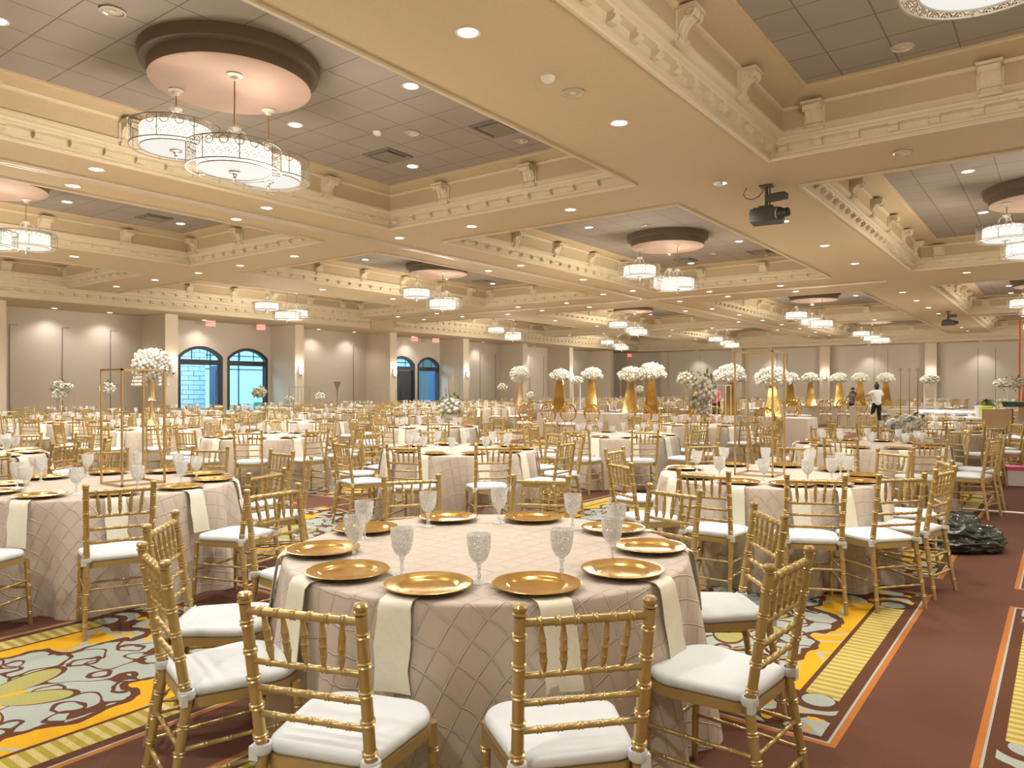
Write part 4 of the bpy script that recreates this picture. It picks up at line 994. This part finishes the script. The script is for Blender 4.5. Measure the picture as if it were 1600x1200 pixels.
# ------------------------------------------------------------------ people
def skin_mesh(name, m, V, E, Rd, sub=2):
    me = bpy.data.meshes.new(name); me.from_pydata(V, E, []); o = bpy.data.objects.new(name, me); C.objects.link(o)
    md = o.modifiers.new('s', 'SKIN'); s2 = o.modifiers.new('u', 'SUBSURF'); s2.levels = sub; s2.render_levels = sub
    for i, r in enumerate(Rd):
        me.skin_vertices[0].data[i].radius = (r, r) if not isinstance(r, tuple) else r
    me.skin_vertices[0].data[0].use_root = True
    dg = bpy.context.evaluated_depsgraph_get(); em = bpy.data.meshes.new_from_object(o.evaluated_get(dg)); bpy.data.objects.remove(o)
    em.materials.clear(); em.materials.append(m); em.polygons.foreach_set('use_smooth', [True]*len(em.polygons)); em.name = name; return em
def person(lab, loc, rz, top, legs, lean=0.0, arms=((-.30, .12, 1.02), (.30, .12, 1.02)), stance=.1, bun=False, scale=1.0, legup=0, mask=False):
    t = thing('person', lab, 'person', loc, rz); L = lean
    hip = Vector((0, 0, .93)); ch = Vector((0, .30*L, 1.30-.10*L)); nk = Vector((0, .46*L, 1.45-.17*L)); hd = Vector((0, .55*L+.01, 1.56-.2*L))
    sh = [Vector((s*.17, .40*L, 1.39-.14*L)) for s in (-1, 1)]
    V = [hip, (hip+ch)/2, ch, nk, hd, hd+Vector((0, .01, .07))]; E = [(0, 1), (1, 2), (2, 3), (3, 4), (4, 5)]; Rd = [(.13, .10), (.115, .09), (.14, .10), .05, (.085, .10), (.08, .095)]
    for s, i in ((-1, 0), (1, 1)):
        el = sh[i].lerp(Vector(arms[i]), .5)+Vector((s*.06, -.05, -.03)); ha = Vector(arms[i]); b_ = len(V)
        V += [sh[i], el, ha, ha+Vector((0, .05, -.02)), ]; E += [(2, b_), (b_, b_+1), (b_+1, b_+2), (b_+2, b_+3)]; Rd += [.055, .038, .026, (.035, .018)]
        hb = len(V)
        for f in range(5):      # fingers and thumb
            off = Vector(((f-1.5)*.017, .05, -.015*(1+(f % 2)*.3))) if f < 4 else Vector((-s*.04, .02, 0))
            V.append(V[b_+3]+off); E.append((b_+3, hb+f)); Rd.append(.009)
    lb = len(V)
    for s, i in ((-1, 0), (1, 1)):
        b_ = len(V); up = legup if i == 0 else 0
        V += [Vector((s*.09, 0, .86)), Vector((s*.10, .03+up*.25, .48+up*.1)), Vector((s*stance, -.02+up*.05, .09+up*.15)), Vector((s*stance, .12+up*.05, .04+up*.13))]; E += [(0, b_), (b_, b_+1), (b_+1, b_+2), (b_+2, b_+3)]; Rd += [(.095, .095), .062, .042, (.04, .03)]
    put(skin_mesh('body', M['skin'], V, E, Rd), 'body', t)
    hb = MB().ball((hd.x, hd.y-.04, hd.z+.065), .094, 14, 10, 0, (.95, .95, 1.05)); 
    if bun: hb.ball((hd.x, hd.y-.03, hd.z+.17), .052, 10, 7); hb.ball((hd.x, hd.y-.06, hd.z-.02), .07, 10, 7)
    hb.build('hair', M['hair'], t)
    fc = MB()
    for s in (-1, 1): fc.ball((hd.x+s*.03, hd.y+.082, hd.z+.03), .009, 6, 4)
    fc.build('eyes', M['black'], t)
    MB().ball((hd.x, hd.y+.092, hd.z+.0), .016, 6, 4, 0, (.8, 1, 1.4)).build('nose', M['skin'], t)
    if mask: MB().ball((hd.x, hd.y+.055, hd.z-.03), .058, 10, 6, 0, (1, .8, .9)).build('face_mask', M['black'], t)
    # shirt: torso and short sleeves
    TV = [hip+Vector((0, 0, -.10)), hip+Vector((0, 0, .04)), (hip+ch)/2, ch, nk-Vector((0, .02*L, .01))]; TE = [(0, 1), (1, 2), (2, 3), (3, 4)]; TR_ = [(.19, .16), (.18, .145), (.165, .135), (.185, .15), (.11, .11)]
    for i in (0, 1):
        s = -1 if i == 0 else 1; b_ = len(TV); el = sh[i].lerp(Vector(arms[i]), .38)+Vector((s*.045, -.04, -.02)); TV += [sh[i], el]; TE += [(3, b_), (b_, b_+1)]; TR_ += [.08, .062]
    put(skin_mesh('shirt', M[top], TV, TE, TR_), 'shirt', t)
    LV = [Vector((0, 0, .91)), Vector((0, 0, 1.04))]; LE = [(0, 1)]; LR = [(.17, .14), (.16, .135)]
    for i in (0, 1):
        b_ = len(LV); q = lb+4*i; LV += [V[q], V[q+1], V[q+2]+Vector((0, 0, .02))]; LE += [(0, b_), (b_, b_+1), (b_+1, b_+2)]; LR += [.105, .075, .058]
    put(skin_mesh('trousers', M[legs], LV, LE, LR), 'trousers', t)
    for i in (0, 1):
        p = V[lb+4*i+3]; MB().ball((p.x, p.y-.03, max(.045, p.z)), .1, 10, 6, 0, (.5, 1.15, .45)).build('shoe', M['whiteshoe'], t)
    t.scale = (scale,)*3
yaw = TH
person('person seen from behind in white top and black trousers with hair in a bun', P(1370, 28.6), yaw, 'whiteshirt', 'blackcloth', .05, ((-.42, .22, 1.12), (.30, .25, 1.0)), .12, True, 1.0, legup=.5)
person('person in grey shirt and dark face mask bending over the head table', P(1333, 32.6), yaw+PI*.85, 'greyshirt', 'blackcloth', .75, ((-.25, .6, .86), (.25, .6, .86)), .1, False, 1.0, mask=True)
person('person in a bright pink top standing among the flower stands', P(1119, 31.5), yaw+PI*.75, 'pinkshirt', 'blackcloth', .15, ((-.25, .35, 1.0), (.25, .35, 1.0)), .1, False, 1.0)

# ------------------------------------------------------------------ clutter on the carpet aisle
def bag():
    n, mseg = 120, 70; vs = []
    for i in range(mseg+1):
        ph = PI*i/mseg
        for k in range(n):
            q = 2*PI*k/n; x, y, z = math.sin(ph)*math.cos(q), math.sin(ph)*math.sin(q), math.cos(ph)
            v = Vector((x, y, z)); a_, b_ = noise.noise(v*1.5+Vector((1, 2, 3))), noise.noise(v*2.6+Vector((3, 1, 7)))
            w_ = 1+.20*a_-.30*abs(b_)+.10*(1-abs(noise.noise(Vector((x*4+y*3, y*2, z*6)))*2))+.035*(1-abs(noise.noise(v*8))*2)
            zz = max(-.55, z*w_*(1-.25*x))
            vs.append((x*w_*.40, y*w_*.29, (zz+.55)*.19+.002))
    fs = [(i*n+k, (i+1)*n+k, (i+1)*n+(k+1) % n, i*n+(k+1) % n) for i in range(mseg) for k in range(n)]
    return MB().add(vs, fs)
t = thing('bin_bag', 'crumpled shiny black bin bag lying on the carpet aisle', 'bag', P(1494, 7.0), yaw+.1)
bag().build('sack', M['bag'], t, ang=180)
MB().sweep([(.1, .0, .19), (.15, -.03, .235), (.2, .02, .22), (.23, .05, .25)], [.05, .018, .03, .05], 9).build('knot', M['bag'], t)
o = MB().box((0, 0, .006), (1.3, .09, .012)).build('floor_strip', M['strip'], loc=P(1600, 8.95), rz=.08, smooth=False); tag(o, 'pale metal strip lying across the carpet aisle', 'metal strip')
def tripod_table(px_, d, L, W, h, lab, m='whiteplastic'):
    t = thing('folding_table', lab, 'table', P(px_, d), 0); MB().box((0, 0, h-.02), (L, W, .04)).build('tabletop', M[m], t, smooth=False)
    for a_ in (-1, 1):
        for b_ in (-1, 1): MB().rod((a_*(L/2-.1), b_*(W/2-.08), 0), (a_*(L/2-.14), b_*(W/2-.08), h-.03), .014).build('leg', M['dkgrey'], t)
tripod_table(1500, 20.5, 2.2, .8, .76, 'white folding table loaded with plastic wrapped goods')
mb = MB(); st = random.getstate(); random.seed(9)
for k in range(9): mb.ball((-.9+k*.22, random.uniform(-.1, .1), .07), .15, 12, 7, .1, (1.5, 1.6, .5))
random.setstate(st)
o = mb.build('wrapped_bundle', M['wrap'], loc=P(1500, 20.5, .765), ang=60); tag(o, 'long heap of clear plastic wrapped goods on the white folding table', 'bundle')
tripod_table(1592, 14.6, 1.5, .75, .76, 'folding table stacked with boxes beside the aisle chairs', 'cardboard')
for k, (dx, dy, z, s_, m_, lab) in enumerate([(-.35, 0, .762, (.5, .45, .34), 'cardboard', 'brown cardboard box standing low on the box table'), (.25, .05, .762, (.55, .45, .20), 'bluegrey', 'pale grey blue box in the box stack'), (.28, 0, .964, (.55, .45, .18), 'cardboard', 'flat cardboard box resting on the grey blue box')]):
    o = MB().box((dx, dy, s_[2]/2), s_).box((dx, dy, s_[2]), (s_[0]*1.01, .02, .006)).build('storage_box', M[m_], loc=P(1592, 14.6, z), smooth=False); tag(o, lab, 'box', 'storage boxes')
o = MB().box((.18, 0, .05), (.85, .42, .10), 0, 1.08); 
for a_ in range(7): 
    for b_ in range(2): o.ball((-.2+a_*.12, -.22, .035+b_*.035), .012, 6, 4)
o = o.build('printed_tray', M['darkgreen'], loc=P(1592, 14.6, 1.15), smooth=False); tag(o, 'dark green dotted tray on top of the stacked boxes', 'tray')
for k, (px_, d, m_, nm, lab, s_) in enumerate([(1541, 15.6, 'lime', 'plastic_tub', 'lime green plastic tub on the chair side of the boxes', .11), (1531, 15.8, 'whiteplastic', 'plastic_tub', 'white plastic tub next to the lime green one', .1)]):
    o = MB().lathe([(0, 0), (s_*.8, 0), (s_, .22), (s_*1.08, .225), (s_*1.08, .24), (s_*.95, .235), (s_*.75, .02), (0, .02)], 20).build(nm, M[m_], loc=P(px_, d, .9)); tag(o, lab, 'tub')
tripod_table(1536, 15.7, .7, .5, .9, 'small high side table under the plastic tubs')
t = thing('storage_bin', 'white bin with pink lid standing on the carpet aisle', 'bin', P(1594, 11.6), .3); MB().box((0, 0, .12), (.4, .3, .24), 0, 1.06).build('body', M['whiteplastic'], t, smooth=False); MB().box((0, 0, .27), (.44, .34, .06)).build('lid', M['magenta'], t, smooth=False)
t = thing('potted_palm', 'green fan-leaved palm standing on the far satin table by the flower arches', 'plant', P(1543, 25.5, TZ)); rd = random.Random(4); mb = MB()
for k in range(26):
    q = rd.uniform(0, 6.28); d0 = Vector((math.cos(q), math.sin(q), rd.uniform(.1, 1.1))).normalized(); p = Vector((0, 0, .30)); L_ = rd.uniform(.3, .5); side = d0.cross(Vector((0, 0, 1))).normalized(); pr = []
    for j in range(5):
        u = j/4; c = p+d0*L_*u-Vector((0, 0, .35*u*u)); w_ = .05*math.sin(PI*min(.97, u+.08)); pr += [c+side*w_, c-side*w_+Vector((0, 0, .01))]
    mb.add(pr, [(2*j, 2*j+2, 2*j+3, 2*j+1) for j in range(4)])
mb.build('fronds', M['leaf'], t, smooth=False); MB().lathe([(0, 0), (.10, 0), (.13, .2), (.11, .2), (.10, .16)], 16).rod((0, 0, .1), (0, 0, .32), .03, .02).build('pot', M['cardboard'], t)
t = thing('stepladder', 'orange stepladder standing at the edge beyond the boxes', 'ladder', P(1622, 24), R(20))
for s in (-1, 1): MB().box((0, 0, 0), (.07, .03, 3.9)).build('side_rail', M['orange'], t, smooth=False); o = C.objects[-1]; o.location = (s*.28, .2, 1.93); o.rotation_euler = (R(8), -s*R(3), 0)
for s in (-1, 1): MB().box((0, 0, 0), (.05, .03, 3.9)).build('rear_rail', M['orange'], t, smooth=False); o = C.objects[-1]; o.location = (s*.28, .75, 1.93); o.rotation_euler = (-R(8), -s*R(3), 0)
for k in range(11): MB().box((0, .46-.048*(10-k)-.0, .3+k*.33), (.58-.018*k, .09, .03)).build('step', M['bluegrey'], t, smooth=False)
for k, (px_, d, s_) in enumerate([(1567, 27, 1.5), (1585, 24, 1.6)]):
    t = thing('flower_arrangement', ['airy white flower arch on thin legs by the palm', 'larger white flower cluster on thin legs by the ladder'][k], 'flower arrangement', P(px_, d, TZ)); put(SMALL, 'blossoms', t, (0, 0, .95)).scale = (s_, s_*.8, .9); put(LEAFS, 'foliage', t, (0, 0, .92))
    for a_ in (-1, 1): MB().rod((a_*.18, 0, 0), (a_*.18, 0, .85), .012).build('leg', M['whiteplastic'], t)
rect_table(1570, 25.5, 3.0, 1.0, 'grey satin cloth over the far table by the palm')
rect_table(1450, 26.2, 2.4, 1.0, 'grey satin cloth under the four-legged white flower stand')
print('tables', len(TABLES), 'chairs', nch, 'far', len(FAR))
